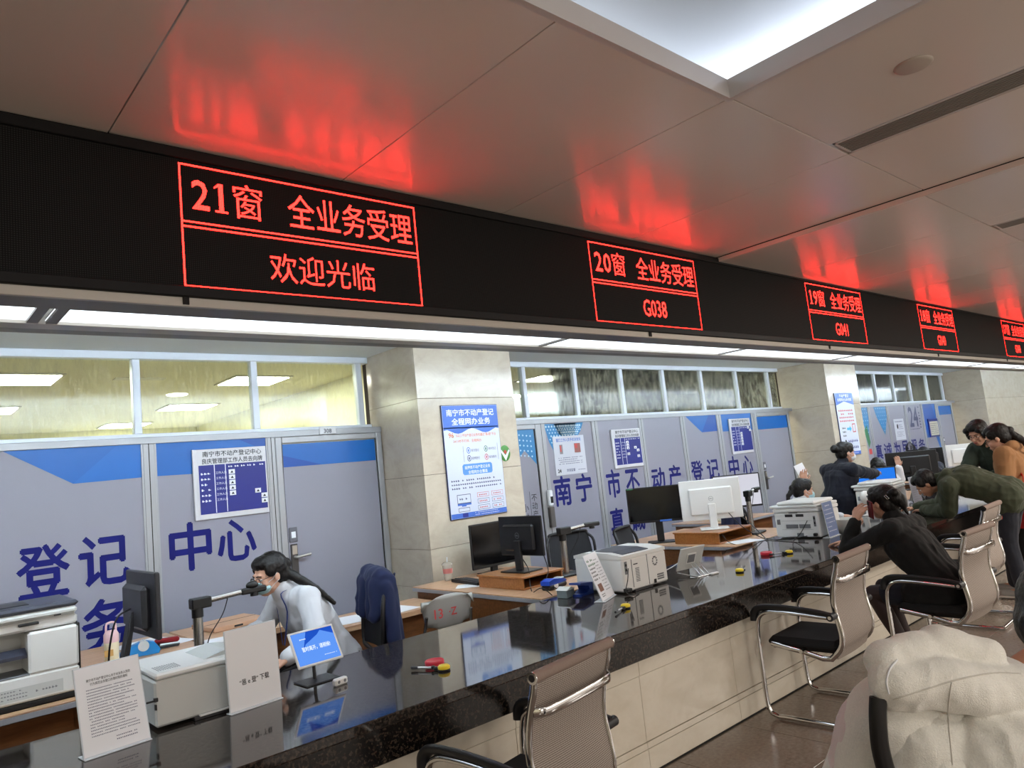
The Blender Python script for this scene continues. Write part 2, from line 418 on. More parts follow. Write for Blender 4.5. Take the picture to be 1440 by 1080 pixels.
# ---- ceiling of the hall: enamelled panels with open joints
b = MB(); b.box((XL, YB, 3.56), (XR, 14, 3.6), M_dark)
ceiling = tag(b.build('ceiling'), kind='structure')
CVX1, CVY1, CVX0, CVY0 = 2.55, 1.38, -3.2, -2.2        # light cove opening
xs = [XL, -4.1, -3.2, -2.25, -1.3, -.3, .66, 1.6, 2.55, 3.61, 4.60]
xs2 = [4.62, 5.62, 6.62, 7.62, 8.62, 9.62, 10.62, 11.6, 12.6, 13.6, 14.6, 15.6, 16.6, 17.6, 18.6, 19.6, 20.6, 21.6, 22.6, 23.6, 24.6, 26]
b = MB()
def cpanel(x0, x1, y0, y1, z):
    b = MB(); g = .0022
    b.box((x0+g, y0+g, z), (x1-g, y1-g, z+.03), M_ceil, b=.0015)
    b.build('ceiling_panel', ceiling)
for k in range(len(xs)-1):
    x0, x1 = xs[k], xs[k+1]
    cpanel(x0, x1, 1.38, 2.775, ZC)
    if x0 >= CVX1-.01:
        if abs(x0-2.55) < .02: cpanel(x0, 3.405, YB, 1.38, ZC)     # beside the slot vent
        else: cpanel(x0, x1, YB, 1.38, ZC)
    elif x1 <= CVX0+.01: cpanel(x0, x1, YB, 1.38, ZC)
    else: cpanel(x0, x1, YB, CVY0, ZC)
for k in range(len(xs2)-1):
    x0, x1 = xs2[k], xs2[k+1]
    cpanel(x0, x1, 1.38, 2.775, ZC-.034)
    vent = k in (1, 6, 11)
    cpanel(x0+(.19 if vent else 0)+(.0 if not vent else .22), x1, YB, 1.38, ZC-.034)
    if vent: cpanel(x0, x0+.22, YB, 1.38, ZC-.034)
b = MB(); b.box((4.603, YB, ZC-.034), (4.617, 2.775, ZC-.004), M_ceil); b.box((4.600, YB, ZC-.002), (4.604, 2.775, ZC+.02), M_dark)
b.build('ceiling_step', ceiling)
# light cove: lip, ledge and raised tray
b = MB(); T = .025
b.box((CVX0, CVY1, ZC), (CVX1+T, CVY1+T, 3.035), M_lip); b.box((CVX1, CVY0, ZC), (CVX1+T, CVY1, 3.035), M_lip)
b.box((CVX0, CVY0-T, ZC), (CVX1+T, CVY0, 3.035), M_lip); b.box((CVX0-T, CVY0, ZC), (CVX0, CVY1, 3.035), M_lip)
b.build('cove_lip', ceiling)
b = MB(); D = .95
b.box((CVX0-D, CVY0-D, 3.50), (CVX1+D, CVY1+D, 3.52), M_ceil2)
b.box((CVX0-D, CVY1+D, 3.0), (CVX1+D, CVY1+D+.02, 3.52), M_ceil2); b.box((CVX1+D, CVY0-D, 3.0), (CVX1+D+.02, CVY1+D, 3.52), M_ceil2)
b.box((CVX0-D, CVY0-D-.02, 3.0), (CVX1+D, CVY0-D, 3.52), M_ceil2); b.box((CVX0-D-.02, CVY0-D, 3.0), (CVX0-D, CVY1+D, 3.52), M_ceil2)
b.build('cove_tray', ceiling)
b = MB(); e_ = .66
b.box((CVX0-e_, CVY1+e_, 3.0), (CVX1+e_, CVY1+e_+.02, 3.27), M_ceil2); b.box((CVX1+e_, CVY0-e_, 3.0), (CVX1+e_+.02, CVY1+e_, 3.27), M_ceil2)
b.box((CVX0-e_, CVY0-e_-.02, 3.0), (CVX1+e_, CVY0-e_, 3.27), M_ceil2); b.box((CVX0-e_-.02, CVY0-e_, 3.0), (CVX0-e_, CVY1+e_, 3.27), M_ceil2)
b.build('cove_ledge', ceiling)
L0 = area('cove_strip', ((CVX0+CVX1)/2, CVY1+.80, 3.22), (math.pi, 0, 0), CVX1-CVX0+1.6, .10, 14, (.80, .86, 1))
L1 = area('cove_strip', (CVX1+.80, (CVY0+CVY1)/2, 3.22), (math.pi, 0, 0), .10, CVY1-CVY0+1.6, 10, (.80, .86, 1))
L2 = area('cove_strip', ((CVX0+CVX1)/2, CVY0-.80, 3.22), (math.pi, 0, 0), CVX1-CVX0+1.6, .10, 14, (.80, .86, 1))
L3 = area('cove_strip', (CVX0-.80, (CVY0+CVY1)/2, 3.22), (math.pi, 0, 0), .10, CVY1-CVY0+1.6, 10, (.80, .86, 1))
# slot vents
def slot_vent(x0, z, label, x1=None, y1=1.365, y0=-3.0):
    t = thing('ceiling_vent', label, 'vent', (x0, 0, z), group='slot vents in the hall ceiling')
    w = .19 if x1 is None else x1-x0
    b = MB(); b.box((0, y0, .012), (w, y1, .02), M_dark); b.build('backing', t)
    b = MB(); b.box((0, y0, -.002), (.012, y1, .012), M_lip); b.box((w-.012, y0, -.002), (w, y1, .012), M_lip); b.box((0, y1-.012, -.002), (w, y1, .012), M_lip); b.build('frame', t)
    s = MB(); s.box((0, y0, -.001), (.008, y1-.012, .009), M_vent); me = None
    n = 9
    for i in range(n):
        x = .014+(w-.032)*i/(n-1)
        if me is None: o = s.build('slat', t, (x, 0, 0)); me = o.data
        else: inst('slat', me, t, (x, 0, 0))
slot_vent(3.41, ZC, 'long grey slot vent in the ceiling beside the light cove')
slot_vent(5.84, ZC-.034, 'short stretch of slot vent at the right edge of the ceiling', 6.03)
# detector disc
b = MB(); b.lathe([(.0, -.008), (.055, -.008), (.064, -.005), (.068, 0), (.0, 0)], mat('detector_plastic', (190, 180, 170), rough=.5), (2.97, .85, ZC), 28)
tag(b.build('smoke_detector'), 'flat round disc on the ceiling between cove and slot vent', 'detector')
for hx, hy in ADDED_LAMPS:
    b = MB(); b.box((hx-.6, hy-.6, 2.90), (hx+.6, hy+.6, 2.918), M_lip, b=.004); tag(b.build('trim_1'), kind='structure')  # frames of the added hall lamps, out of view

# ---- LED display board
board = thing('led_display_board', 'long black LED display board with red window numbers above the counter', 'display board', (0, 2.77, 0))
b = MB(); b.box((XL, .012, 2.361), (XR, .16, ZC-.006), M_blackf)
b.box((XL, -.012, 2.909), (XR, .012, 2.949), M_blackf, b=.003); b.box((XL, -.022, 2.361), (XR, .012, 2.401), M_blackf, b=.003)
b.build('housing', board)
b = MB(); b.box((XL, 0, 2.401), (XR, .01, 2.909), M_matrix); b.build('led_matrix', board)
SIGNS = [(.896, '21', '欢迎光临'), (3.21, '20', 'G038'), (5.90, '19', 'G041'), (8.40, '18', 'G040'), (11.38, '17', 'G048')]
for x, num, low in SIGNS:
    W = 1.082
    b = MB(); q = .0075; z0, z1 = 2.404, 2.894; zm = 2.652
    for (a, c, d, e) in ((0, z1-q, W, z1), (0, z0, W, z0+q), (0, z0, q, z1), (W-q, z0, W, z1), (0, zm+.006, W, zm+.006+q), (0, zm-.006-q, W, zm-.006)):
        b.rect(a, c, d, e, M_red, -.0015)
    b.build('message_frame', board, (x, 0, 0))
    b = MB()
    def digit(ch, x0):
        if ch == '1':
            b.rect(x0+.024, 2.715, x0+.042, 2.835, M_red, -.0016); b.rect(x0+.008, 2.715, x0+.058, 2.724, M_red, -.0017); b.poly([(x0+.024, 2.835), (x0+.006, 2.818), (x0+.006, 2.811), (x0+.026, 2.822)], M_red, -.0017)
        else: b.text(ch, 0, 0, 1, M_red, -.0016, fit=(x0, 2.715, x0+.066, 2.835), offset=.02)
    digit(num[0], .045); digit(num[1], .124)
    b.build('window_number', board, (x, 0, 0)); b = MB()
    b.text('窗', 0, 0, 1, M_red, -.0016, fit=(.205, 2.705, .325, 2.85))
    b.build('window_character', board, (x, 0, 0)); b = MB()
    b.text('全业务受理', 0, 0, 1, M_red, -.0016, fit=(.435, 2.700, 1.055, 2.85), offset=.004)
    b.build('service_line', board, (x, 0, 0)); b = MB()
    if len(low) == 4 and low[0] != 'G': b.text(low, 0, 0, 1, M_red, -.0016, fit=(.34, 2.455, .83, 2.58))
    else: b.text(low, 0, 0, 1, M_red, -.0016, fit=(.46, 2.465, .70, 2.575), offset=.01)
    b.build('message', board, (x, 0, 0))

# ---- light trough under the board
M_rail = mat('trough_rail', (186, 180, 170), rough=.4, metal=.2)
M_rail2 = mat('trough_underside', (128, 124, 118), rough=.5)
lt = thing('light_trough', 'long row of white light panels in a grey trough under the display board', 'light', (0, 0, 0))
b = MB(); b.box((XL, 2.762, 2.325), (XR, 2.78, 2.3605), M_rail, b=.002); b.box((XL, 2.78, 2.3255), (XR, 2.92, 2.36), M_rail2); b.build('front_rail', lt)
b = MB(); b.box((XL, 3.17, 2.3245), (XR, 3.255, 2.40), M_rail, b=.002)
b.prism([(3.255, 2.327), (3.38, 2.335), (3.38, 2.42), (3.255, 2.42)], 0, XL, XR, M_rail2); b.build('rear_rail', lt)
b = MB(); b.box((XL, 2.94, 2.42), (XR, 3.38, 2.43), M_ceil2); b.build('trough_top', lt)
jx = [XL, -1.6, .50, 3.12, 5.1, 7.1, 9.1, 11.1, 13.1, 15.1, 17.1, 19.1, 21.1, 23.1, XR]
for k in range(len(jx)-1):
    b = MB(); b.box((jx[k]+.012, 2.92, 2.338), (jx[k+1]-.012, 3.17, 2.342), E_panel); b.build('diffuser', lt)
    b = MB()
    g = .05 if abs(jx[k+1]-.5) < .01 else .014
    b.box((jx[k+1]-g, 2.92, 2.328), (jx[k+1]-g*.25, 3.17, 2.35), M_rail2); b.box((jx[k+1]+g*.25, 2.92, 2.328), (jx[k+1]+g, 3.17, 2.35), M_rail2); b.build('crossbar', lt)
for x in (.885, 3.68, 6.15, 8.75, 11.3):
    b = MB(); b.box((x, 2.755, 2.332), (x+.022, 2.7615, 2.362), M_dark); b.build('clip', lt)
area('added_uplight', (10, 3.2, 2.50), (math.pi, 0, 0), 28, .25, 620, (.84, .93, 1))  # unseen light added above the trough to brighten the ceiling over the staff
b = MB(); b.box((XL, 2.93, 2.775), (XR, YW, 2.80), M_ceil2); b.build('counter_ceiling', ceiling)
b = MB(); b.box((XL, 2.93, 2.43), (XR, 2.95, 2.956), M_ceil2); b.build('bulkhead', ceiling)

# ---- columns clad in beige stone (pieces with open joints)
def column(x0, x1, n):
    c = MB(); c.box((x0+.02, YC+.02, 0), (x1-.02, YW+.1, 2.774), M_grout)
    o = tag(c.build('trim_%d' % n), kind='structure')
    zs = [0, .68, 1.0, 1.62, 2.277, 2.774] if x0 < 5 else [0, .68, 1.38, 2.075, 2.774]
    for i in range(len(zs)-1):
        s = MB(); s.box((x0, YC, zs[i]+.0015), (x1, YC+.02, zs[i+1]-.0015), M_beige, b=.002); s.build('stone_panel', o)
        s = MB(); s.box((x0, YC+.02, zs[i]+.0015), (x0+.02, YW, zs[i+1]-.0015), M_beige); s.build('stone_panel', o)
        s = MB(); s.box((x1-.02, YC+.02, zs[i]+.0015), (x1, YW, zs[i+1]-.0015), M_beige); s.build('stone_panel', o)
    return o
column(3.532, 4.64, 2); column(11.19, 12.30, 3)
# stone wall beyond the last bay
c = MB(); c.box((18.87, YC+.02, 0), (XR, YW+.1, 2.774), M_grout); wr = tag(c.build('wall_back_stone'), kind='structure'); wr.name = 'wall_far'
x = 18.85
while x < XR-.1:
    for z0, z1 in ((0, .68), (.68, 1.38), (1.38, 2.075), (2.075, 2.774)):
        s = MB(); s.box((x+.0015, YC, z0+.0015), (x+1.1985, YC+.02, z1-.0015), M_beige, b=.002); s.build('stone_panel', wr)
    x += 1.2
for z0, z1 in ((0, .68), (.68, 1.38), (1.38, 2.075), (2.075, 2.774)):
    s = MB(); s.box((18.85, YC+.02, z0+.0015), (18.87, YW, z1-.0015), M_beige); s.build('stone_panel', wr)

# ---- rooms behind the transom windows
b = MB(); b.box((XL, 12.0, 0), (XR, 12.1, 2.9), M_cream); tag(b.build('wall_back'), kind='structure')
b = MB(); b.box((XL, YW+.05, 2.782), (XR, 12, 2.81), M_creamc)
b.box((1.69, 7.18, 2.776), (2.12, 7.3, 2.783), M_rail); 
bc = b.build('back_room_ceiling', ceiling)
for x in (3.95, 11.5): slab('wall_divider', (x, 6.02, 0), (x+.12, 12, 2.785), M_cream)
BL = [((.97, 7.27), 'square back-room ceiling light at the left edge, behind the first transom pane'), ((3.0, 7.30), 'square back-room ceiling light crossed by the mullion left of the door number 308'),
      ((3.0, 9.38), 'square back-room ceiling light in the second row, behind the pane above the staff board'), ((2.75, 11.3), 'farthest small back-room ceiling light behind the mullion above the characters 中心'),
      ((.93, 9.35), 'back-room ceiling light of the second row cut by the left edge'),
      ((6.95, 7.05), 'nearer square ceiling light behind the first wide pane right of the first column'), ((7.9, 8.9), 'second-row ceiling light just right of the first column'), ((9.0, 7.05), 'nearer square ceiling light crossed by the middle mullion of the second window'),
      ((10.2, 8.9), 'second-row ceiling light at the middle of the second window'), ((10.9, 7.05), 'nearer ceiling light behind the last panes of the second window'),
      ((13.9, 9.4), 'second-row ceiling light behind the right end of the second window'), ((17.2, 7.2), 'nearer ceiling light at the left end of the farthest window'), ((19.6, 7.2), 'nearer ceiling light in the middle of the farthest window')]
def back_light(x, y, lab):
    t = thing('back_room_light', lab, 'light', (x, y, 2.781), group='square ceiling lights of the rooms behind the windows')
    b = MB(); b.box((-.3, -.3, -.012), (.3, .3, 0), M_rail, b=.003); b.build('frame', t)
    for k in (-1, 0, 1):
        b = MB(); b.box((-.27, k*.18-.08, -.016), (.27, k*.18+.08, -.0125), E_back); b.build('lamp_tube', t)
for (x, y), lab in BL: back_light(x, y, lab)
b = MB(); b.lathe([(0, -.01), (.1, -.01), (.11, 0), (0, 0)], emit('downlight', (1, 1, .9), 6), (2.55, 8.3, 2.781), 20)
tag(b.build('downlight'), 'small round downlight behind the second transom pane', 'light')


# ---- transom windows
def transom(n, x0, x1, muls):
    o = thing('window_%d' % n, None, None, (0, YW, 0)); o['kind'] = 'structure'
    b = MB(); b.box((x0, -.03, 2.719), (x1, .06, 2.776), M_wframe, b=.003); b.box((x0, -.02, 2.10), (x1, .05, 2.147), M_wframe, b=.003); b.build('window_frame', o)
    ed = [x0]+muls+[x1]
    for m in muls:
        b = MB(); b.box((m-.028, -.02, 2.147), (m+.028, .05, 2.719), M_wframe, b=.004); b.build('mullion', o)
    for k in range(len(ed)-1):
        a, c = ed[k]+.026, ed[k+1]-.026
        if c-a < .06: continue
        b = MB(); b.box((a, .012, 2.145), (c, .018, 2.722), M_glass); b.build('pane', o)
transom(1, XL, 3.535, [-3.0, -2.1, -1.2, -.29, .62, 1.535, 2.446, 3.44])
transom(2, 4.64, 11.19, [5.53, 6.36, 7.22, 8.10, 9.0, 9.93, 10.87])
transom(3, 12.3, 18.85, [13.2, 14.15, 15.0, 15.9, 16.8, 17.8, 18.75])

# ---- partition below the windows: framed film panels and doors, each panel its own piece
part_root = {}
M_film_list = M_film
def bay(n, x0, x1, mulls, doors, top=2.107):
    """mulls: list of (xa, xb) frame strips; doors: list of (xa, xb)"""
    o = thing('wall_partition', None, None, (0, YP, 0)); o['kind'] = 'structure'
    b = MB(); b.box((x0, -.012, top-.05), (x1, .17, top), M_frame, b=.003); b.build('header_rail', o)
    for a, c in mulls:
        b = MB(); b.box((a, -.012, 0), (c, .05, top-.05), M_frame, b=.004)
        b.box(((a+c)/2-.003, -.0125, 0), ((a+c)/2+.003, -.011, top-.05), M_dark); b.build('mullion', o)
    ed = sorted([x0]+[v for m in mulls for v in m]+[x1])
    i = 0
    spans = []
    cur = x0
    for a, c in sorted(mulls):
        if a-cur > .1: spans.append((cur, a))
        cur = c
    if x1-cur > .1: spans.append((cur, x1))
    for a, c in spans:
        if any(abs(a-d[0]) < .05 for d in doors): continue
        b = MB(); b.box((a, 0, 0), (c, .03, top-.05), M_film); b.box((a, -.008, 0), (a+.012, .0, top-.05), M_frame); b.box((c-.012, -.008, 0), (c, 0, top-.05), M_frame); b.build('panel', o)
    part_root[n] = o
    return o
K = 1.156
bay(1, XL, 3.532, [(-2.45, -2.37), (-1.45, -1.37), (-.44, -.36), (.525, .605), (1.515, 1.595), (2.452, 2.515)], [(2.515, 3.532)])
bay(2, 4.64, 11.19, [(5.50, 5.60), (6.39, 6.47), (7.26, 7.33), (8.14, 8.22), (9.0, 9.1), (9.93, 10.0)], [(4.64, 5.5), (10.0, 11.06)])
bay(3, 12.3, 18.85, [(13.2, 13.28), (14.06, 14.14), (14.92, 15.0), (15.82, 15.9), (16.72, 16.8), (17.55, 17.65)], [(17.65, 18.6)])
def door(n, x0, x1, bluez, top=2.057, handle_side=-1, lock=True):
    o = thing('door_%d' % n, None, None, (0, YP, 0)); o['kind'] = 'structure'
    b = MB(); f = .055
    b.box((x0, -.02, 0), (x0+f, .06, top), M_frame, b=.006); b.box((x1-f-.01, -.02, 0), (x1-.01, .06, top), M_frame, b=.006); b.box((x0+f, -.02, top-f), (x1-f-.01, .06, top-.001), M_frame, b=.006)
    b.box((x0+f, -.004, 0), (x0+f+.007, .0, top-f), M_dark); b.box((x1-f-.017, -.004, 0), (x1-f-.01, .0, top-f), M_dark)
    b.build('door_frame', o)
    a, c = x0+f+.008, x1-f-.018
    b = MB(); b.box((a, 0, .01), (c, .035, top-f-.004), M_film, b=.002); b.rect(a+.004, bluez[0], c-.004, top-f-.008, M_blue, -.0015)
    if bluez[1]: b.poly([(a+.004, bluez[0]), (a+.35, bluez[0]), (a+.004, top-f-.1)], M_blue2, -.002)
    b.build('door_leaf', o)
    if lock:
        b = MB(); hx = a+.045 if handle_side < 0 else c-.045
        b.box((hx-.035, -.012, 1.19), (hx+.035, 0, 1.31), mat('lock_grey', (98, 98, 106), rough=.4), b=.004); b.box((hx-.018, -.014, 1.225), (hx+.018, -.011, 1.275), M_white); b.build('card_reader', o)
        b = MB(); m = mat('satin_nickel', (180, 176, 170), rough=.28, metal=.9)
        b.box((hx-.03, -.012, .90), (hx+.03, 0, 1.175), mat('dark_steel', (84, 82, 82), rough=.35, metal=.7), b=.004); b.box((hx-.022, -.02, 1.09), (hx+.022, -.012, 1.165), m, b=.004)
        b.build('lock_plate', o)
        b = MB(); b.tube([(hx, -.012, 1.07), (hx, -.05, 1.07), (hx+.01, -.055, 1.07), (hx+.12, -.055, 1.08)], .011, m, 10); b.build('handle', o)
    return o
d1 = door(1, 2.515, 3.532, (1.805, True))
b = MB(); b.box((2.915, -.024, 2.062), (3.07, -.0125, 2.124), M_white, b=.002); b.text('308', 2.99, 2.072, .05, mat('print_dark', (35, 35, 60)), -.0246, align='c', offset=.02); b.build('number_plate', d1)
d2 = door(2, 4.70, 5.52, (2.05, False), lock=False)
d3 = door(3, 10.0, 11.06, (1.80, False))
d4 = door(4, 17.65, 18.6, (1.80, False))
# ---------------------------------------------------------------- film lettering on the partition
kW = YP/YW
def wp(x, z): return x*kW, 1.6+(z-1.6)*kW
def film_text(n, items, m=M_navy, off=.030, name='lettering'):
    b = MB()
    for ch, x0, x1, z0, z1 in items:
        a, c = wp(x0, z0); d, e = wp(x1, z1)
        b.text(ch, 0, 0, 1, m, -.0018, fit=(a, c, d, e), offset=off)
    return b.build(name, part_root[n])
film_text(1, [('产', .12, .44, 1.07, 1.42), ('登', .75, 1.065, 1.06, 1.42), ('记', 1.115, 1.44, 1.08, 1.435), ('中', 1.714, 2.03, 1.08, 1.45), ('心', 2.07, 2.385, 1.10, 1.43),
              ('服', .74, 1.05, .62, .985), ('务', 1.12, 1.44, .615, .99)])
film_text(2, [('南', 5.82, 6.10, 1.12, 1.46), ('宁', 6.18, 6.46, 1.13, 1.46), ('市', 6.72, 6.98, 1.12, 1.47), ('不', 7.08, 7.35, 1.10, 1.44), ('动', 7.60, 7.88, 1.13, 1.42), ('产', 7.96, 8.24, 1.13, 1.43),
              ('登', 8.48, 8.77, 1.15, 1.45), ('记', 8.86, 9.16, 1.15, 1.45), ('中', 9.42, 9.69, 1.13, 1.45), ('心', 9.79, 10.07, 1.13, 1.44), ('真', 6.71, 6.97, .67, 1.0), ('诚', 7.08, 7.36, .67, .99)])
film_text(3, [('真', 14.55, 14.87, 1.04, 1.34), ('诚', 14.95, 15.33, 1.04, 1.34), ('为', 15.43, 15.77, 1.04, 1.34), ('民', 15.88, 16.2, 1.04, 1.34), ('服', 16.33, 16.68, 1.04, 1.34), ('务', 16.76, 17.12, 1.04, 1.34)])
b = MB(); q = -.0016
def P(pts, m, y=q): b.poly([wp(*p) for p in pts], m, y)
P([(.625, 2.112), (1.56, 2.10), (1.56, 1.822), (1.10, 1.815)], M_blue); P([(1.10, 1.815), (1.56, 1.822), (1.56, 2.1), (1.42, 2.1)], mat('film_mid', (12, 98, 176), rough=.3), q-.0002)
P([(1.645, 1.822), (2.52, 1.808), (2.52, 2.11), (1.645, 2.11)], M_blue); P([(2.2, 2.11), (2.52, 2.11), (2.52, 1.96)], M_blue2, q-.0002)
b.build('film_band', part_root[1])
b = MB()
P([(8.47, 2.1), (8.86, 1.833), (9.255, 1.836), (9.255, 2.1)], M_blue); P([(8.86, 1.833), (9.255, 1.836), (9.255, 2.1), (9.1, 2.1)], M_blue2, q-.0002)
P([(9.375, 1.82), (10.21, 1.815), (10.21, 2.11), (9.375, 2.11)], M_blue); b.build('film_band', part_root[2])
b = MB()
P([(17.32, 2.10), (18.06, 2.10), (18.06, 1.34), (17.32, 1.335)], M_blue2); P([(17.85, 2.1), (18.06, 2.1), (18.06, 1.6)], M_blue, q-.0002); P([(17.85, 1.335), (18.06, 1.335), (18.06, .95)], M_blue); b.build('film_band', part_root[3])
# woven-pattern ornaments
M_orn = mat('film_teal_blue', (34, 118, 172), rough=.3); M_ornl = mat('film_pale_blue', (170, 206, 226), rough=.35)
def ornament(n, cx, top, hw, hh, step=.045, clip=None, x0=None, x1=None):
    """blue hanging point with rows of pale stitches"""
    b = MB()
    def C(x): return max(x0 if x0 is not None else -99, min(x1 if x1 is not None else 99, x))
    pts = [(C(cx-hw), top), (C(cx+hw), top), (C(cx+hw*.78), top-hh*.35), (C(cx), top-hh), (C(cx-hw*.78), top-hh*.35)]
    b.poly(pts, M_orn, -.0017)
    r = 0; z = top-.03
    while z > top-hh*.93:
        f = (top-z)/hh
        wd = hw*(1-.22*f/.35) if f < .35 else hw*.78*(1-(f-.35)/.65)
        k = int(wd/step)
        for i in range(-k, k+1):
            x = cx+i*step+(step/2 if r % 2 else 0); s = .010 if r % 3 else .014
            if x-s < (x0 if x0 is not None else -99)+.005 or x+s > (x1 if x1 is not None else 99)-.005 or abs(x-cx) > wd-.015: continue
            b.poly([(x-s, z), (x, z-s), (x+s, z), (x, z+s)], M_ornl, -.0022)
        z -= step*.8; r += 1
    b.build('film_ornament', part_root[n])
ornament(2, 5.86, 2.05, .26, .56, x0=5.605, x1=6.385)
ornament(2, 6.0, 2.05, .24, .27, step=.03, x0=5.605, x1=6.385)
ornament(3, 14.70, 2.05, .36, .55, step=.09, x0=14.16, x1=14.9)
ornament(3, 13.95, 2.05, .30, .56, step=.09, x0=13.3, x1=14.05)
b = MB(); b.poly([(4.766, 2.0), (5.44, 2.0), (5.44, 1.62), (5.28, 1.78), (5.05, 1.58), (4.766, 1.4)], M_orn, -.0018)
for i in range(60):
    x = 4.80+(i % 12)*.053; z = 1.96-(i//12)*.055-(abs((i % 12)-6)*.006); b.poly([(x-.012, z), (x, z-.012), (x+.012, z), (x, z+.012)], M_ornl, -.0024)
b.rect(5.03, .95, 5.12, 1.30, M_navy, -.0018); b.text('小', 5.17, 1.14, .09, M_dark, -.0018); b.text('时', 5.17, 1.04, .09, M_dark, -.0018)
for k, ch in enumerate('不动产自'): b.text(ch, 5.31, 1.24-.088*k, .085, M_dark, -.0018)
b.rect(5.285, .9, 5.29, 1.34, M_dark, -.0018)
b.build('film_ornament', d2)
# 24-hour panel in the third bay
b = MB(); dk = mat('film_slate', (52, 56, 92), rough=.35)
b.text('24', 0, 0, 1, dk, -.0018, fit=(16.0, 1.60, 16.48, 2.02), offset=.04)
b.lines(16.54, 1.55, 16.64, 2.03, 8, dk, -.0018, 3, .55, 1, 0); b.lines(16.0, 1.53, 16.5, 1.575, 1, dk, -.0018, 4, .5, 14, 0)
b.build('lettering', part_root[3])
b = MB(); g1 = mat('film_green', (40, 110, 70), rough=.4); b.poly([(13.78, 1.62), (13.92, 1.72), (13.98, 1.4), (13.88, 1.3)], g1, -.0019); b.rect(13.86, 1.18, 13.98, 1.28, mat('film_red', (190, 60, 60), rough=.4), -.0019); b.build('film_band', part_root[3])

# ---------------------------------------------------------------- boards and posters
M_pblue = mat('poster_blue', (62, 104, 190), rough=.35); M_pnavy = mat('board_navy', (22, 34, 120), rough=.3)
M_pl = mat('poster_pale', (206, 212, 228), rough=.35); M_ptxt = mat('poster_ink', (62, 66, 104), rough=.5); M_or = mat('poster_orange', (214, 122, 60), rough=.5)
M_ink = mat('black_ink', (30, 30, 36), rough=.6); M_wprint = mat('white_print', (222, 226, 236), rough=.5); M_redp = mat('red_print', (196, 70, 66), rough=.5)
def staff_board(x, z, w, h, label, marks, y=YP, loc_z=None):
    t = thing('staff_board', label, 'notice board', (x, y-.0, z))
    b = MB(); b.box((0, -.018, 0), (w, 0, h), mat('board_frame', (196, 196, 200), rough=.4, metal=.2), b=.003); b.box((-.002, -.022, 0), (.028, -.004, h), mat('board_frame', (0, 0, 0)), b=.003); b.build('frame', t)
    b = MB(); y0 = -.0195
    b.rect(.04, .04, w-.012, h*.77, M_pnavy, y0)
    for fx in (.23, .40): b.rect(.04+(w-.05)*fx*.95, .045, .04+(w-.05)*fx*.95+.006, h*.77, M_wprint, y0-.0006)
    nn = 8; rh = (h*.77-.04)/(nn+1)
    for c in range(6): b.rect(.04+(w-.05)*(.44+.095*c), h*.77-rh*.75, .04+(w-.05)*(.44+.095*c)+.03, h*.77-rh*.3, M_ptxt if c < 0 else M_wprint, y0-.0006) if False else b.lines(.04+(w-.05)*(.43+.095*c), h*.77-rh*.8, .04+(w-.05)*(.43+.095*c)+.036, h*.77-rh*.25, 1, M_wprint, y0-.0006, c, .6, 2, 0)
    for r in range(1, 7):
        b.lines(.055, h*.77-rh*(r+.8), .055+w*.13, h*.77-rh*(r+.3), 1, M_wprint, y0-.0006, r, .8, 3, 0)
        b.text('工作人员', .04+(w-.05)*.24, h*.77-rh*(r+.72), rh*.5, M_wprint, y0-.0006, wide=w*.145)
    b.build('name_table', t)
    b = MB()
    b.text('南宁市不动产登记中心', w*.53, h*.895, h*.085, M_ink, y0, align='c', wide=w*.80, offset=.02)
    b.text('良庆管理部工作人员去向牌', w*.53, h*.795, h*.08, M_ink, y0, align='c', wide=w*.82, offset=.02)
    b.build('title', t)
    for c, r in marks:
        mx = .04+(w-.05)*(.43+.095*c); mz = h*.77-rh*(r+.95)
        b = MB(); b.box((mx, -.025, mz), (mx+w*.082, -.019, mz+rh*.86), M_white); b.poly([(mx+w*.02, mz+rh*.2), (mx+w*.062, mz+rh*.2), (mx+w*.041, mz+rh*.66)], M_ink, -.0256); b.build('marker', t)
    return t
staff_board(*wp(1.912, 1.452)[:1], wp(0, 1.452)[1], .575, .535, 'white framed staff board with blue table under the first window', [(0, 1), (0, 2), (0, 3), (0, 4), (0, 5), (4, 5), (5, 6), (5, 7)])
staff_board(6.70, 1.47, .54, .47, 'white framed blue staff board above the characters 市不', [(0, 1), (0, 2), (0, 3), (3, 3), (4, 4), (0, 5), (4, 6)])
staff_board(9.28, 1.475, .57, .51, 'white framed blue staff board on the panel beside the blue-topped door', [(4, 0), (5, 1), (0, 2), (0, 3), (0, 4), (0, 5), (0, 6)])
t = thing('staff_board', 'small dark framed board with beige sheet on the blue panel of the far partition', 'notice board', (16.98, YP, 1.345))
b = MB(); b.box((0, -.02, 0), (.56, 0, .39), M_pnavy, b=.003); b.build('frame', t)
b = MB(); b.rect(.05, .03, .53, .33, mat('beige_sheet', (176, 170, 150), rough=.5), -.021); b.lines(.08, .05, .5, .3, 6, M_ptxt, -.0215, 5, .4, 12); b.build('sheet', t)
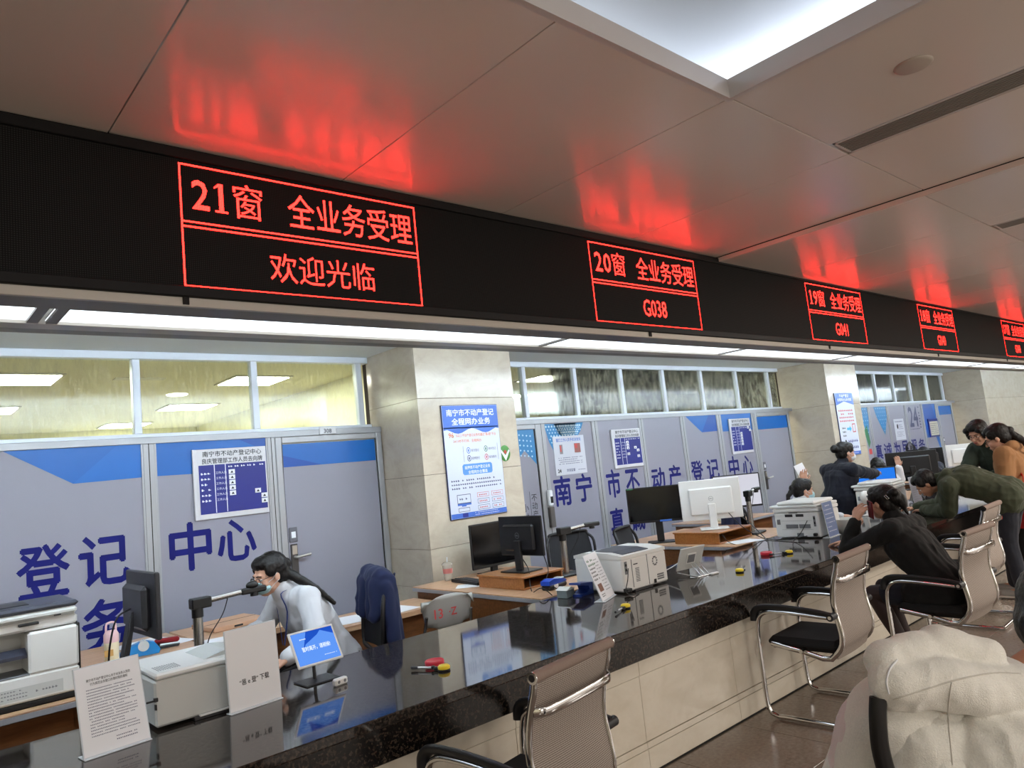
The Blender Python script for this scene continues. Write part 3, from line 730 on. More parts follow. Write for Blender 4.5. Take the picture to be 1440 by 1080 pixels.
# notice on the folk-pattern panel
t = thing('wall_notice', 'white notice sheet with two pictures below the woven ornament above 南', 'notice', (5.715, YP, 1.47))
b = MB(); b.box((0, -.006, 0), (.505, 0, .435), mat('pale_sheet', (196, 198, 208), rough=.3), b=.002); b.build('sheet', t)
b = MB(); y0 = -.0075
b.text('窗口工作人员手机存放处', .25, .375, .042, M_pblue, y0, align='c', wide=.40, offset=.02)
b.rect(.09, .235, .14, .34, mat('grey_pic', (130, 124, 128), rough=.5), y0); b.rect(.10, .26, .118, .33, M_redp, y0-.0005)
b.rect(.33, .24, .43, .345, mat('brown_pic', (150, 90, 84), rough=.5), y0); b.rect(.34, .29, .38, .34, M_redp, y0-.0005)
b.lines(.06, .11, .45, .20, 4, M_ptxt, y0, 7, .45, 22); b.text('24', .03, .03, .055, M_ink, y0, offset=.05); b.text('欢迎监督', .17, .035, .035, M_ptxt, y0, offset=.02); b.lines(.36, .03, .48, .055, 1, M_ptxt, y0, 2, .4, 6)
b.build('print', t)
t = thing('wall_notice', 'grey-white notice sheet with a black figure on the far partition left of the 24', 'notice', (15.18, YP, 1.37))
b = MB(); b.box((0, -.006, 0), (.50, 0, .42), mat('pale_sheet', (0, 0, 0)), b=.002); b.build('sheet', t)
b = MB(); b.lines(.06, .35, .44, .385, 1, M_ptxt, -.0075, 2, .7, 8, 0); b.ell((.15, -.008, .27), (.035, .001, .05), M_ink, 12, 8); b.lines(.2, .2, .44, .31, 3, M_ptxt, -.0075, 8, .4, 8); b.lines(.08, .06, .42, .17, 4, M_ptxt, -.0075, 9, .4, 14); b.build('print', t)

def poster(x, z, label, style):
    w, h = .645, 1.0
    t = thing('wall_poster', label, 'poster', (x, YC, z))
    b = MB(); b.box((0, -.016, 0), (w, 0, h), mat('poster_edge', (30, 44, 84), rough=.4), b=.003); b.box((.006, -.0175, .006), (w-.006, -.016, h-.006), M_pl); b.build('board', t)
    b = MB(); y0 = -.0180
    b.rect(.008, .79, w-.008, h-.008, M_pblue, y0)
    if style == 1:
        wv = [(w-.008, .80), (w-.008, .775)]+[(w-.008-(w-.016)*k/16, .765+.022*math.cos(k/16*math.pi*4)) for k in range(1, 16)]+[(.008, .775), (.008, .80)]
        b.poly(wv, M_pblue, y0)
        b.text('南宁市不动产登记', w/2, .905, .065, M_wprint, y0-.0008, align='c', wide=.54, offset=.03)
        b.text('全程网办业务', w/2, .825, .065, M_wprint, y0-.0008, align='c', wide=.44, offset=.03)
        b.text('96', .055, .71, .06, M_or, y0-.0008, offset=.02); b.text('%以上不动产登记业务均通过“邕e登”平台', .135, .715, .03, M_or, y0-.0008, wide=.46, offset=.01)
        b.text('24小时不打烊，全程网办', .10, .665, .03, M_or, y0-.0008, wide=.32, offset=.01)
        for cx, cz, c, s in ((.26, .59, M_pblue, '首次登记'), (.46, .595, g1, '转移登记'), (.26, .52, M_ptxt, '抵押登记'), (.46, .52, M_redp, '查询服务')):
            n = 16
            ring = [(cx+.022*math.cos(2*math.pi*i/n), cz+.028*math.sin(2*math.pi*i/n)) for i in range(n)]; inn = [(cx+.017*math.cos(2*math.pi*i/n), cz+.022*math.sin(2*math.pi*i/n)) for i in range(n)]
            for i in range(n): b.poly([ring[i], ring[(i+1) % n], inn[(i+1) % n], inn[i]], c, y0-.0008)
            b.rect(cx-.006, cz-.012, cx+.006, cz+.010, c, y0-.0008)
            b.text(s, cx+.03, cz-.012, .026, M_ptxt, y0-.0008, wide=.09)
        b.rect(.20, .49, .203, .63, M_ptxt, y0-.0008); b.rect(.598, .49, .601, .64, M_ptxt, y0-.0008)
        b.poly([(.19, .375), (.50, .375), (.515, .39), (.515, .455), (.50, .47), (.19, .47), (.175, .455), (.175, .39)], mat('poster_sky', (84, 140, 206), rough=.4), y0-.0008)
        b.text('抵押类不动产登记业务', .345, .427, .032, M_wprint, y0-.0016, align='c', wide=.29, offset=.02); b.text('全程网办全覆盖', .345, .385, .032, M_wprint, y0-.0016, align='c', wide=.22, offset=.02)
        b.lines(.04, .245, .61, .345, 3, M_ptxt, y0-.0008, 21, .5, 24, .2)
        b.rect(.085, .125, .235, .21, M_ptxt, y0-.0008); b.rect(.09, .137, .23, .205, M_pl, y0-.0014); b.rect(.085, .115, .235, .13, M_pblue, y0-.0014); b.rect(.13, .105, .18, .115, M_pblue, y0-.0008); b.rect(.09, .06, .215, .095, M_ptxt, y0-.0008); b.rect(.094, .064, .211, .091, M_pl, y0-.0014); b.lines(.11, .155, .2, .185, 1, M_ptxt, y0-.002, 3, .6, 4, 0)
        for i in range(2):
            for j in range(3):
                a, c = .31+.165*i, .06+.055*j
                b.rect(a, c, a+.135, c+.04, M_redp if j == 2 else M_ptxt, y0-.0008); b.rect(a+.003, c+.003, a+.132, c+.037, M_pl, y0-.0014); b.lines(a+.02, c+.01, a+.115, c+.03, 1, M_redp, y0-.002, i*3+j, .7, 5, 0)
        b.rect(.008, .008, w-.008, .05, M_pblue, y0-.0008); b.rect(.13, .012, .19, .046, M_pnavy, y0-.0014); b.lines(.27, .012, .55, .046, 2, M_wprint, y0-.0014, 4, .4, 20)
    else:
        b.poly([(.008, .80), (.3, .86), (w-.008, .80), (w-.008, .78), (.008, .78)], M_pl, y0-.0006)
        b.text('不动产登记', w/2, .93, .055, M_wprint, y0-.0008, align='c', wide=.34, offset=.03); b.text('全程网办业务流程', w/2, .87, .05, M_wprint, y0-.0008, align='c', wide=.5, offset=.03)
        b.lines(.06, .52, .58, .74, 4, M_redp, y0-.0008, 12, .55, 8, .5)
        b.poly([(.26, .40), (.36, .40), (.36, .37), (.43, .42), (.36, .47), (.36, .44), (.26, .44)], mat('poster_cyan', (60, 170, 210), rough=.4), y0-.0008)
        b.rect(.46, .36, .57, .50, M_redp, y0-.0008); b.rect(.475, .375, .555, .485, M_pl, y0-.0014)
        for j in range(3): b.lines(.10, .30+.06*j, .22, .34+.06*j, 1, M_ink, y0-.0008, j, .8, 3, 0)
        b.lines(.25, .20, .60, .26, 1, M_pnavy, y0-.0008, 5, .8, 6, 0); b.lines(.3, .10, .60, .16, 1, M_pnavy, y0-.0008, 6, .8, 5, 0); b.ell((.16, y0-.001, .22), (.03, .0005, .035), M_ink, 10, 6)
        b.rect(.008, .008, w-.008, .06, M_pblue, y0-.0008); b.lines(.2, .02, .56, .045, 1, M_wprint, y0-.0014, 5, .5, 12)
    b.build('print', t)
poster(3.757, 1.212, 'tall blue and white service poster on the beige column behind the black monitors', 1)
poster(11.36, 1.255, 'tall blue and white poster with red lines on the far beige column', 2)
# green round emblem on the first column
t = thing('wall_emblem', 'green oval emblem with red disc and white leaf shapes on the column beside the poster', 'emblem', (4.455, YC, 1.75))
b = MB(); b.ell((0, -.003, 0), (.065, .0035, .075), mat('emblem_green', (58, 120, 44), rough=.4), 28, 12); b.build('disc', t)
b = MB(); b.poly([(-.055, .02), (-.045, .035), (0, -.02), (.045, .035), (.055, .02), (.012, -.05), (.0, -.07), (-.012, -.05)], M_wprint, -.008); b.build('leaf_shape', t)
b = MB(); b.ell((0, -.008, .012), (.018, .0015, .018), mat('emblem_red', (170, 60, 40), rough=.4), 14, 8); b.build('red_disc', t)
# access intercom on the partition by the second door
t = thing('wall_intercom', 'grey wall handset with white top fixed on the frame beside the folk-pattern door', 'intercom', (5.55, YP-.012, .93))
b = MB(); b.box((-.035, -.045, 0), (.035, 0, .22), mat('intercom_grey', (96, 92, 90), rough=.4, metal=.4), b=.006); b.build('body', t)
b = MB(); b.box((-.03, -.05, .23), (.03, -.0, .40), M_white, b=.012); b.box((-.018, -.053, .26), (.018, -.049, .33), M_dark); b.build('reader', t)
# ---------------------------------------------------------------- the service counter
CT = .74
cn = thing('service_counter', 'long black granite counter on a beige stone base running down the hall', 'counter', (0, 0, 0))
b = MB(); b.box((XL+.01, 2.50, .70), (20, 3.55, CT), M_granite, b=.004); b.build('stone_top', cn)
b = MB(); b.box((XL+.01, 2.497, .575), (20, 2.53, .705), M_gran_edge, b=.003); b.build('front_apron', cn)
b = MB(); b.box((XL+.01, 2.59, 0), (20, 3.50, .70), M_grout); b.build('core', cn)
px = [2.98-.855*k for k in range(9, 0, -1)]+[2.98+.855*k for k in range(0, 19)]
SLM = {}
for i in range(len(px)-1):
    x0, x1 = px[i], px[i+1]
    for z0, z1, y in ((.478, .574, 2.566), (.152, .475, 2.571), (.118, .149, 2.567), (.002, .116, 2.565)):
        s = MB(); s.box((x0+.001, y, z0), (x1-.001, 2.592, z1), M_beige_c, b=.0015); s.build('stone_panel', cn)
b = MB(); b.box((XL+.01, 2.556, .0), (20, 2.566, .006), M_dark); b.build('floor_joint', cn)

M_wood = bands('desk_wood', [(.3, (168, 128, 96)), (.5, (186, 146, 112)), (.7, (200, 162, 128))], 6, rough=.35, stretch=(1, 8, 8), detail=6)
M_woodd = bands('desk_wood_dark', [(.3, (88, 52, 26)), (.5, (108, 66, 36)), (.7, (124, 78, 44))], 6, rough=.3, stretch=(1, 8, 8))
M_woodm = bands('riser_wood', [(.3, (140, 88, 42)), (.5, (160, 104, 54)), (.7, (176, 118, 66))], 7, rough=.3, stretch=(1, 8, 8))
M_edge = mat('desk_edge_grey', (150, 150, 156), rough=.4)
def desk(x0, x1, y0, y1, z, label, edge=M_edge, panels=((0, .04),), rz=0, front=True):
    t = thing('staff_desk', label, 'desk', (x0, y0, 0), rz)
    w, d = x1-x0, y1-y0
    b = MB(); b.box((0, 0, z-.008), (w, d, z), M_wood, b=.002); b.box((0, 0, z-.035), (w, d, z-.008), edge, b=.002); b.build('desk_top', t)
    if front: b = MB(); b.box((.04, .03, .10), (w-.04, .05, z-.035), M_woodd); b.build('modesty_panel', t)
    for x in (0.02, w-.045):
        b = MB(); b.box((x, .03, 0), (x+.025, d-.04, z-.035), M_woodd, b=.001); b.build('side_panel', t)
    return t
desk(-1.2, .78, 4.10, 5.0, .74, 'brown desk under the large white printer at the left edge')
desk(.80, 1.54, 4.0, 5.50, .735, 'wood desk behind the low white printer carrying the slanted monitor', edge=M_wood)
desk(1.56, 2.15, 4.74, 5.50, .735, 'wood desk with cardboard box behind the leaning clerk', edge=M_wood)
desk(2.25, 3.28, 4.60, 5.08, .66, 'low wood side desk with white papers behind the navy jacket chair', edge=M_wood)
desk(3.30, 4.28, 3.60, 5.12, .74, 'wood desk with grey edge in front of the first column')
desk(5.60, 6.85, 3.58, 5.0, .74, 'wood desk holding the white all-in-one computer')
desk(7.3, 8.3, 4.70, 5.5, .74, 'wood desk against the partition carrying the lit monitor and cream fan')
desk(8.75, 11.7, 3.58, 4.12, .74, 'far wood desk behind the counter near the second column')
desk(12.3, 14.4, 3.9, 5.0, .74, 'farthest wood desk carrying the wire cage fan')
# ---------------------------------------------------------------- equipment
P_white = mat('plastic_white', (228, 228, 226), rough=.38); P_white2 = mat('plastic_off_white', (200, 202, 200), rough=.42)
P_black = mat('plastic_black', (20, 20, 22), rough=.4); P_dark = mat('plastic_charcoal', (44, 44, 48), rough=.4); P_grey = mat('plastic_grey', (120, 122, 126), rough=.45)
P_slate = mat('plastic_slate', (52, 54, 66), rough=.35)
M_steel = mat('brushed_steel', (176, 174, 170), rough=.25, metal=.9); M_chrome = mat('chrome', (214, 214, 214), rough=.08, metal=1.0)
M_screen = mat('screen_off', (8, 9, 12), rough=.12); M_cable = mat('cable_black', (16, 16, 18), rough=.5)
M_acr = mat('acrylic_clear', (214, 220, 226), rough=.08, spec=.6)
M_paper = mat('sheet_paper', (238, 239, 243), rough=.55)
CT_ = CT+.0005

def cable(label, pts, r=.0035, m=None, group=None, name='cable'):
    b = MB(); b.tube(spline(pts, 8), r, m or M_cable, 6); o = b.build(name); return tag(o, label, 'cable', group)

# --- large multifunction printer at the left edge
t = thing('office_printer', 'large white office printer with dark lid at the left edge', 'printer', (.26, 4.16, .7405))
b = MB(); w = .51
b.box((0, .0, 0), (w, .42, .03), P_black, b=.006)
b.box((0, -.004, .03), (w, .42, .145), P_white, b=.008)
b.box((w-.205, -.004, .145), (w, .42, .335), P_white, b=.010)
b.box((0, .20, .145), (w-.2, .42, .335), P_white2, b=.006); b.box((0, .0, .145), (w-.2, .2, .150), P_grey)
b.box((w, .01, .03), (w+.008, .41, .34), P_black, b=.003)
b.build('body', t)
b = MB(); b.box((0, .02, .34), (w+.002, .42, .385), P_white, b=.01); b.box((-.01, .0, .387), (w, .40, .425), P_white2, b=.014); b.build('scanner', t)
b = MB(); b.box((-.02, .0, .425), (w+.006, .42, .452), P_slate, b=.014); b.box((.20, .12, .45), (.33, .30, .456), P_black, b=.004); b.build('lid', t)
b = MB(); b.box((w-.24, -.005, .368), (w-.16, .02, .380), P_black, b=.002); b.box((w-.10, -.004, .392), (w-.07, .0, .398), P_black, b=.001); b.build('grip', t)
b = MB(); b.prism([(.0, .24), (.06, .265), (.22, .235), (.22, .225), (.0, .225)], 0, .10, .30, P_slate); b.build('output_tray', t)
b = MB(); b.rect(.10, .045, .44, .10, P_white2, -.0055)
b.ell((.12, -.006, .085), (.006, .001, .006), M_ink, 10, 6); b.lines(.14, .05, .30, .095, 3, P_grey, -.0062, 3, .4, 14); b.lines(.33, .06, .42, .08, 1, P_grey, -.0062, 4, .5, 7)
b.build('print', t)

# --- low white printer on the counter, seen from behind
t = thing('counter_printer', 'low dirty-white printer box with film cover on the counter between the two sign holders', 'printer', (.835, 3.17, CT_))
b = MB(); w = .45
b.box((0, .0, .012), (w, .40, .185), P_white2, b=.008); b.build('body', t)
b = MB(); b.box((.004, -.004, .188), (w-.004, .40, .212), P_white, b=.008)
for i in range(5):
    for j in range(10): b.box((.03+j*.009, .05+i*.02, .2115), (.035+j*.009, .062+i*.02, .2125), P_grey)
b.build('lid', t)
b = MB(); b.prism([(.21, .2125), (.30, .232), (.43, .2125)], 1, .06, .30, mat('clear_wrap', (206, 210, 206), rough=.25)); b.build('film_wrap', t)
b = MB(); b.box((.14, -.012, .0), (.27, .05, .014), P_dark, b=.002); b.box((.16, -.016, .012), (.28, .0, .018), P_white, b=.001); b.build('foot', t)
b = MB(); b.box((-.003, -.006, .11), (.012, .01, .125), P_black, b=.002); b.box((.0, -.007, .08), (.006, .01, .10), P_black); b.box((-.03, -.004, .112), (0, .004, .118), P_black); b.build('latch', t)

# --- acrylic sign holders
def sign_holder(label, x, y, w, h, lean, rz, draw, foot=.06, m=None, group=None, front=.06):
    t = thing('sign_holder', label, 'sign', (x, y, CT_), rz, group)
    pl = MB(Matrix.Rotation(-lean, 4, 'X')); e = .004
    pl.box((0, 0, .003), (w, .004, h), M_acr, b=.001)
    pl.build('acrylic_panel', t)
    b = MB(); b.box((-.0, -.012, 0), (w, foot, .004), M_acr, b=.001); b.build('foot_plate', t)
    s = MB(Matrix.Rotation(-lean, 4, 'X')); s.box((.004, -.0012, .008), (w-.004, -.0002, h-.004), m or M_paper); s.build('sheet', t)
    q = MB(Matrix.Rotation(-lean, 4, 'X')); draw(q, w, h, -.0016); q.build('print', t)
    return t
def d_notice(b, w, h, y):
    b.text('南宁市不动产登记中心关于对业务人员的', w/2, h*.82, .011, M_ink, y, align='c', wide=w*.66, offset=.01)
    b.text('行为规范业务窗口办理时限的通知', w/2, h*.775, .011, M_ink, y, align='c', wide=w*.56, offset=.01)
    b.lines(.035, h*.20, w-.028, h*.74, 17, M_ptxt, y, 31, .42, 30, .3); b.lines(w*.5, h*.10, w*.82, h*.17, 2, M_ptxt, y, 33, .42, 12)
sign_holder('slanted acrylic holder with printed notice at the left end of the counter', .572, 3.075, .228, .315, math.radians(17), math.radians(6), d_notice)
# blank sheet carries only its caption
def d_qr(b, w, h, y):
    b.text('“邕 e 登” 下载', w/2, h*.31, .026, M_ink, y, align='c', wide=w*.56, offset=.02)
sign_holder('upright white acrylic sign with black caption beside the low white printer', 1.09, 3.095, .232, .325, math.radians(3), math.radians(7), d_qr, foot=.03)
def d_rules(b, w, h, y):
    b.lines(.02, h*.72, w*.6, h*.9, 2, g1, y, 3, .6, 6); b.lines(.02, h*.42, w*.5, h*.72, 4, M_ink, y, 5, .6, 6)
    b.lines(w*.55, h*.15, w-.02, h*.86, 11, P_grey, y, 8, .35, 10); b.rect(.03, h*.2, w*.42, h*.36, mat('photo_brown', (132, 92, 76), rough=.5), y); b.lines(.03, h*.08, w*.4, h*.16, 2, M_ink, y, 9, .6, 5)
sign_holder('slanted white acrylic sign with small photo leaning before the second counter printer', 3.345, 3.10, .23, .30, math.radians(20), math.radians(22), d_rules)
def d_blue(b, w, h, y):
    b.lines(.06, h*.86, w-.06, h*.92, 1, M_wprint, y, 2, .7, 5, 0)
    for k in range(6): b.lines(.025, h*(.74-k*.12), w-.03, h*(.80-k*.12), 1, M_wprint, y, k+4, .5, 14, .5)
sb = mat('sheet_blue_grey', (112, 128, 168), rough=.45)
sign_holder('blue-grey printed sign standing against the third counter printer', 6.12, 2.99, .22, .30, math.radians(6), math.radians(4), d_blue, m=sb)
sign_holder('pale grey sign beside the fourth counter printer in front of the bending man', 8.36, 3.10, .24, .33, math.radians(5), 0, lambda b, w, h, y: b.lines(.03, .05, w-.03, h-.04, 10, P_grey, y, 5, .2, 16), m=mat('sheet_grey', (176, 180, 196), rough=.45))

# --- tablet on stand
def tablet(label, x, y, z, w, h, rx, rz, screen=True):
    t = thing('tablet_stand', label, 'tablet', (x, y, CT_), rz)
    R = Matrix.Translation((0, 0, z)) @ Matrix.Rotation(-rx, 4, 'X')
    b = MB(R); b.box((-w/2, 0, -h/2), (w/2, .009, h/2), P_white, b=.003); b.build('tablet_body', t)
    e = mat('tablet_screen', (78, 124, 206), rough=.12)
    b = MB(R)
    eb = emit('tablet_glow', (.09, .24, .70), .95); ed = emit('tablet_glow_dark', (.012, .07, .45), .9); ew = emit('tablet_text', (.8, .88, 1), .9)
    if screen:
        b.rect(-w/2+.010, -h/2+.010, w/2-.010, h/2-.010, eb, -.0004)
        b.poly([(-w*.30, -h*.10), (-w*.12, h/2-.010), (w*.22, h/2-.010), (w*.1, h*.30), (-w*.2, h*.1)], ed, -.0008); b.poly([(w*.12, h/2-.01), (w/2-.01, h/2-.01), (w/2-.01, h*.22)], ed, -.0008)
        b.text('暂时离开，请稍候!', 0, -.014, .024, ew, -.0012, align='c', wide=w*.62, offset=.01)
        b.lines(-w*.3, h*.22, -w*.16, h*.28, 1, ew, -.0012, 2, .6, 5, 0); b.lines(w*.12, -h*.32, w*.40, -h*.28, 1, ew, -.0012, 2, .5, 12, 0)
        b.build('screen', t)
    b = MB(); b.tube([(0, .03, .004), (0, .035, .06), (0, .02, z-.03), R @ V((0, .012, -.02))], .008, P_dark, 8); b.box((-.05, -.045, z-.155), (.05, .05, z-.150), P_dark) if False else None
    b.box((-.018, .012, z-.06), (.018, .035, z-.03), P_grey, b=.004); b.build('stand_post', t)
    b = MB(); b.box((-.085, -.055, 0), (.085, .075, .006), P_dark, b=.003); b.build('base_plate', t)
    return t
tablet('white tablet with blue waiting message on a metal stand beside the staff member', 1.535, 3.22, .155, .225, .17, math.radians(32), math.radians(2))
# rear view tablet with cables
t = thing('tablet_stand', 'white tablet seen from behind on wire stand right of the second counter printer', 'tablet', (4.32, 3.09, CT_), math.radians(-8))
R = Matrix.Translation((0, .05, .115)) @ Matrix.Rotation(math.radians(24), 4, 'X')
b = MB(R); b.box((-.12, -.009, -.085), (.12, 0, .085), P_white2, b=.003); b.build('tablet_body', t)
b = MB(R); b.box((-.045, -.0125, -.04), (.045, -.009, .04), P_white, b=.003); b.box((-.035, -.0135, -.03), (.035, -.0125, .03), P_grey); b.build('back_plate', t)
b = MB()
for sx in (-.04, .0, .04): b.tube([(sx, .01, .08), (sx+.01, -.06, .004), (sx+.01, -.085, .004)], .0035, M_chrome, 6)
b.tube([(-.09, -.085, .004), (.10, -.085, .004)], .004, M_chrome, 6); b.tube([(-.09, .10, .02), (-.09, -.085, .004)], .004, M_chrome, 6); b.build('wire_stand', t)
b = MB(); b.box((.03, -.11, 0), (.10, -.085, .012), P_white, b=.004); b.build('cable_clip', t)
t = thing('tablet_stand', 'small black framed tablet stand beside the grey sign before the bending man', 'tablet', (8.75, 3.15, CT_), math.radians(-20))
R = Matrix.Translation((0, .05, .13)) @ Matrix.Rotation(math.radians(24), 4, 'X')
b = MB(R); b.box((-.12, -.009, -.085), (.12, 0, .085), P_grey, b=.003); b.build('tablet_body', t)
b = MB(); b.tube([(0, .04, .12), (0, -.06, .004)], .008, P_black, 6); b.box((-.1, -.09, 0), (.1, .1, .006), P_white, b=.002); b.build('base_plate', t)

# --- small rating device
t = thing('card_tap', 'small white box with two dark round marks on the counter before the tablet', 'device', (1.56, 3.06, CT_), math.radians(10))
b = MB(); b.box((-.034, -.014, 0), (.034, .014, .030), P_white, b=.006); b.build('body', t)
for sx in (-.016, .016):
    b = MB(); b.cyl((sx, -.0145, .016), (sx, -.0125, .016), .007, P_grey, n=14); b.build('round_mark', t)

# --- ink pads and pens on coiled holders
def ink_pad(label, x, y, r=.045):
    t = thing('ink_pad', label, 'ink pad', (x, y, CT_)); m = mat('ink_pad_red', (206, 40, 62), rough=.35)
    b = MB(); b.lathe([(0, 0), (r*.96, 0), (r, .006), (r, .010), (0, .010)], m, n=28); b.build('base', t)
    b = MB(); b.lathe([(r*.98, .011), (r, .014), (r, .020), (r*.92, .024), (r*.85, .0225), (0, .0225)], m, n=28); b.build('lid', t)
ink_pad('red round ink pad lying beside a yellow pen holder near the counter middle', 1.965, 2.915)
ink_pad('red round ink pad on the counter behind the rear-facing tablet', 5.20, 3.06)
def pen_holder(label, x, y, ang):
    t = thing('pen_holder', label, 'pen', (x, y, CT_), ang); my = mat('pen_yellow', (236, 206, 30), rough=.35)
    b = MB(); b.lathe([(0, 0), (.028, 0), (.028, .008), (0, .008)], P_black, n=22); b.build('base', t)
    b = MB(); b.lathe([(.027, .008), (.028, .018), (.022, .024), (0, .025)], my, n=22); b.build('cap', t)
    b = MB(); b.box((-.05, -.010, .0), (-.02, .010, .016), P_black, b=.004); b.box((-.062, -.008, .004), (-.045, .008, .020), P_black, b=.003); b.build('socket', t)
    b = MB(); b.cyl((-.05, 0, .012), (-.13, .0, .012), .0055, mat('pen_silver', (200, 200, 202), rough=.25, metal=.6), n=10); b.cyl((-.13, 0, .012), (-.165, 0, .012), .0065, P_dark, n=10); b.build('pen', t)
pen_holder('yellow-capped pen holder with silver pen beside the nearer red ink pad', 1.935, 2.80, math.radians(-62))
pen_holder('yellow-capped pen holder in front of the leaning acrylic sign and white printer', 3.27, 2.86, math.radians(20))
pen_holder('yellow-capped pen holder between the rear-facing tablet and counter edge', 4.47, 2.85, math.radians(-160))
pen_holder('yellow-capped pen holder right of the far red ink pad', 5.29, 2.92, math.radians(-30))

# --- desktop printers on the counter
t = thing('counter_printer', 'square white laser printer with slate lid, second on the counter', 'printer', (3.585, 3.125, CT_))
b = MB(); w, d, h = .455, .42, .235
b.box((0, 0, .01), (w, d, h-.02), P_white, b=.010); b.prism([(.0, h-.02), (.0, h+.0), (.12, h+.018), (d-.1, h+.02), (d, h), (d, h-.02)], 0, 0, w, P_white); b.build('body', t)
b = MB(); b.prism([(.03, h+.008), (.12, h+.021), (d-.12, h+.023), (d-.02, h+.006), (d-.02, h), (.03, h)], 0, .05, w-.14, P_slate); b.build('lid', t)
b = MB(); b.box((.09, -.0035, .03), (.0915, .0005, h-.03), P_grey); b.box((.25, -.0035, .02), (.2515, .0005, h-.02), P_grey)
for i in range(9):
    b.box((.125, -.003, .06+i*.010), (.16, .0005, .065+i*.010), P_grey)
for i in range(8):
    for j in range(3): b.box((.34+i*.009, -.003, .035+j*.014), (.345+i*.009, .0005, .044+j*.014), P_grey)
for i in range(10):
    a = i*math.pi/5; b.box((.33+.022*math.cos(a)-.005, -.003, .16+.026*math.sin(a)-.005), (.33+.022*math.cos(a)+.005, .0005, .16+.026*math.sin(a)+.005), P_grey)
b.box((.11, -.003, .168), (.15, .0005, .174), P_dark); b.build('vents', t)
b = MB(); b.box((.02, -.004, .12), (.045, .0, .20), P_grey, b=.002); b.box((.025, -.006, .14), (.04, -.003, .155), P_black); b.box((.025, -.006, .17), (.04, -.003, .185), P_black); b.box((.30, -.006, .02), (.32, -.002, .045), P_black); b.build('ports', t)
b = MB(); b.box((-.012, -.035, .015), (.035, .005, .038), P_black, b=.004); b.build('power_plug', t)
b = MB(); b.box((.10, -.002, 0), (.28, .03, .014), P_dark, b=.002); b.build('foot', t)

def mfp_back(label, x, y, rz=0, ports=True):
    t = thing('counter_printer', label, 'printer', (x, y, CT_), rz)
    w, d, h = .40, .42, .27    # local: back face on -Y
    b = MB(); b.box((0, 0, .008), (w, d, h-.05), P_white, b=.008); b.box((-.012, -.005, h-.045), (w+.005, d, h-.012), P_white, b=.008); b.build('body', t)
    b = MB(); b.box((-.035, -.01, h-.010), (w, d, h+.014), P_white, b=.006); b.box((.03, .0, h+.016), (w-.02, d-.02, h+.045), P_white, b=.012); b.build('scanner_lid', t)
    b = MB()
    for a in (.10, .20): b.box((a, -.003, h-.085), (a+.07, .001, h-.062), P_dark, b=.001)
    b.box((.10, -.0025, .085), (.21, .001, .12), P_grey); b.box((.22, -.0025, .085), (.32, .001, .12), P_grey); b.box((.06, -.002, .075), (.34, .001, .0765), P_grey); b.box((.06, -.002, .15), (.34, .001, .1515), P_grey)
    b.box((.19, -.004, .012), (.25, .001, .045), P_grey, b=.002); b.box((.14, -.0065, h-.052), (.22, -.003, h-.046), P_dark); b.box((.02, -.0025, .12), (.05, .001, .165), P_grey)
    b.build('rear_details', t)
    b = MB(); b.box((.352, -.004, .10), (.372, 0, .19), P_grey, b=.002); b.box((.357, -.006, .16), (.368, -.003, .18), P_black); b.box((.357, -.006, .12), (.368, -.003, .14), P_black); b.build('ports', t)
    b = MB(); b.box((.345, -.03, .02), (.375, .002, .045), P_black, b=.004); b.build('power_plug', t)
    return t
mfp_back('white multifunction printer seen from behind, third on the counter before the masked clerk', 6.10, 3.46, math.radians(-88))
mfp_back('far white multifunction printer partly hidden by the woman on the phone', 8.15, 3.62, math.radians(-84))

# --- card reader devices beside the second printer
t = thing('card_terminal', 'blue and black payment terminal lying on the desk before the wooden riser', 'device', (3.62, 3.80, .742), math.radians(12))
b = MB(); mb = mat('terminal_blue', (30, 76, 190), rough=.35); b.box((-.11, -.04, .0), (.11, .04, .035), P_black, b=.01); b.build('body', t)
b = MB(); b.prism([(-.11, .034), (-.11, .062), (-.05, .072), (.09, .052), (.11, .034)], 1, -.038, .038, mb); b.build('cover', t)
b = MB(); b.box((-.06, -.042, .006), (-.01, -.0395, .032), P_white); b.box((.04, -.03, .056), (.09, .03, .064), P_white2, b=.003); b.build('label_sticker', t)
t = thing('card_reader', 'dark blue curved card reader on the counter edge beside the payment terminal', 'device', (3.50, 3.42, CT_), math.radians(10))
md = mat('reader_blue', (24, 52, 130), rough=.35)
b = MB(); b.prism([(-.07, 0), (.07, 0), (.07, .07), (-.07, .085), (-.075, .075), (.02, .055), (.03, .03), (-.02, .012), (-.07, .012)], 1, -.045, .045, md); b.build('body', t)
b = MB(); b.box((.068, -.02, .02), (.0715, .02, .06), P_white2); b.build('marking', t)
t = thing('clear_box', 'small clear acrylic box with white lid on the counter edge', 'box', (3.40, 3.47, CT_), math.radians(10))
b = MB(); b.box((-.045, -.04, 0), (.045, .04, .05), mat('box_smoke', (120, 132, 136), rough=.15), b=.003); b.build('body', t)
b = MB(); b.prism([(-.05, .05), (0, .068), (.05, .05)], 1, -.045, .045, P_white); b.build('lid', t)

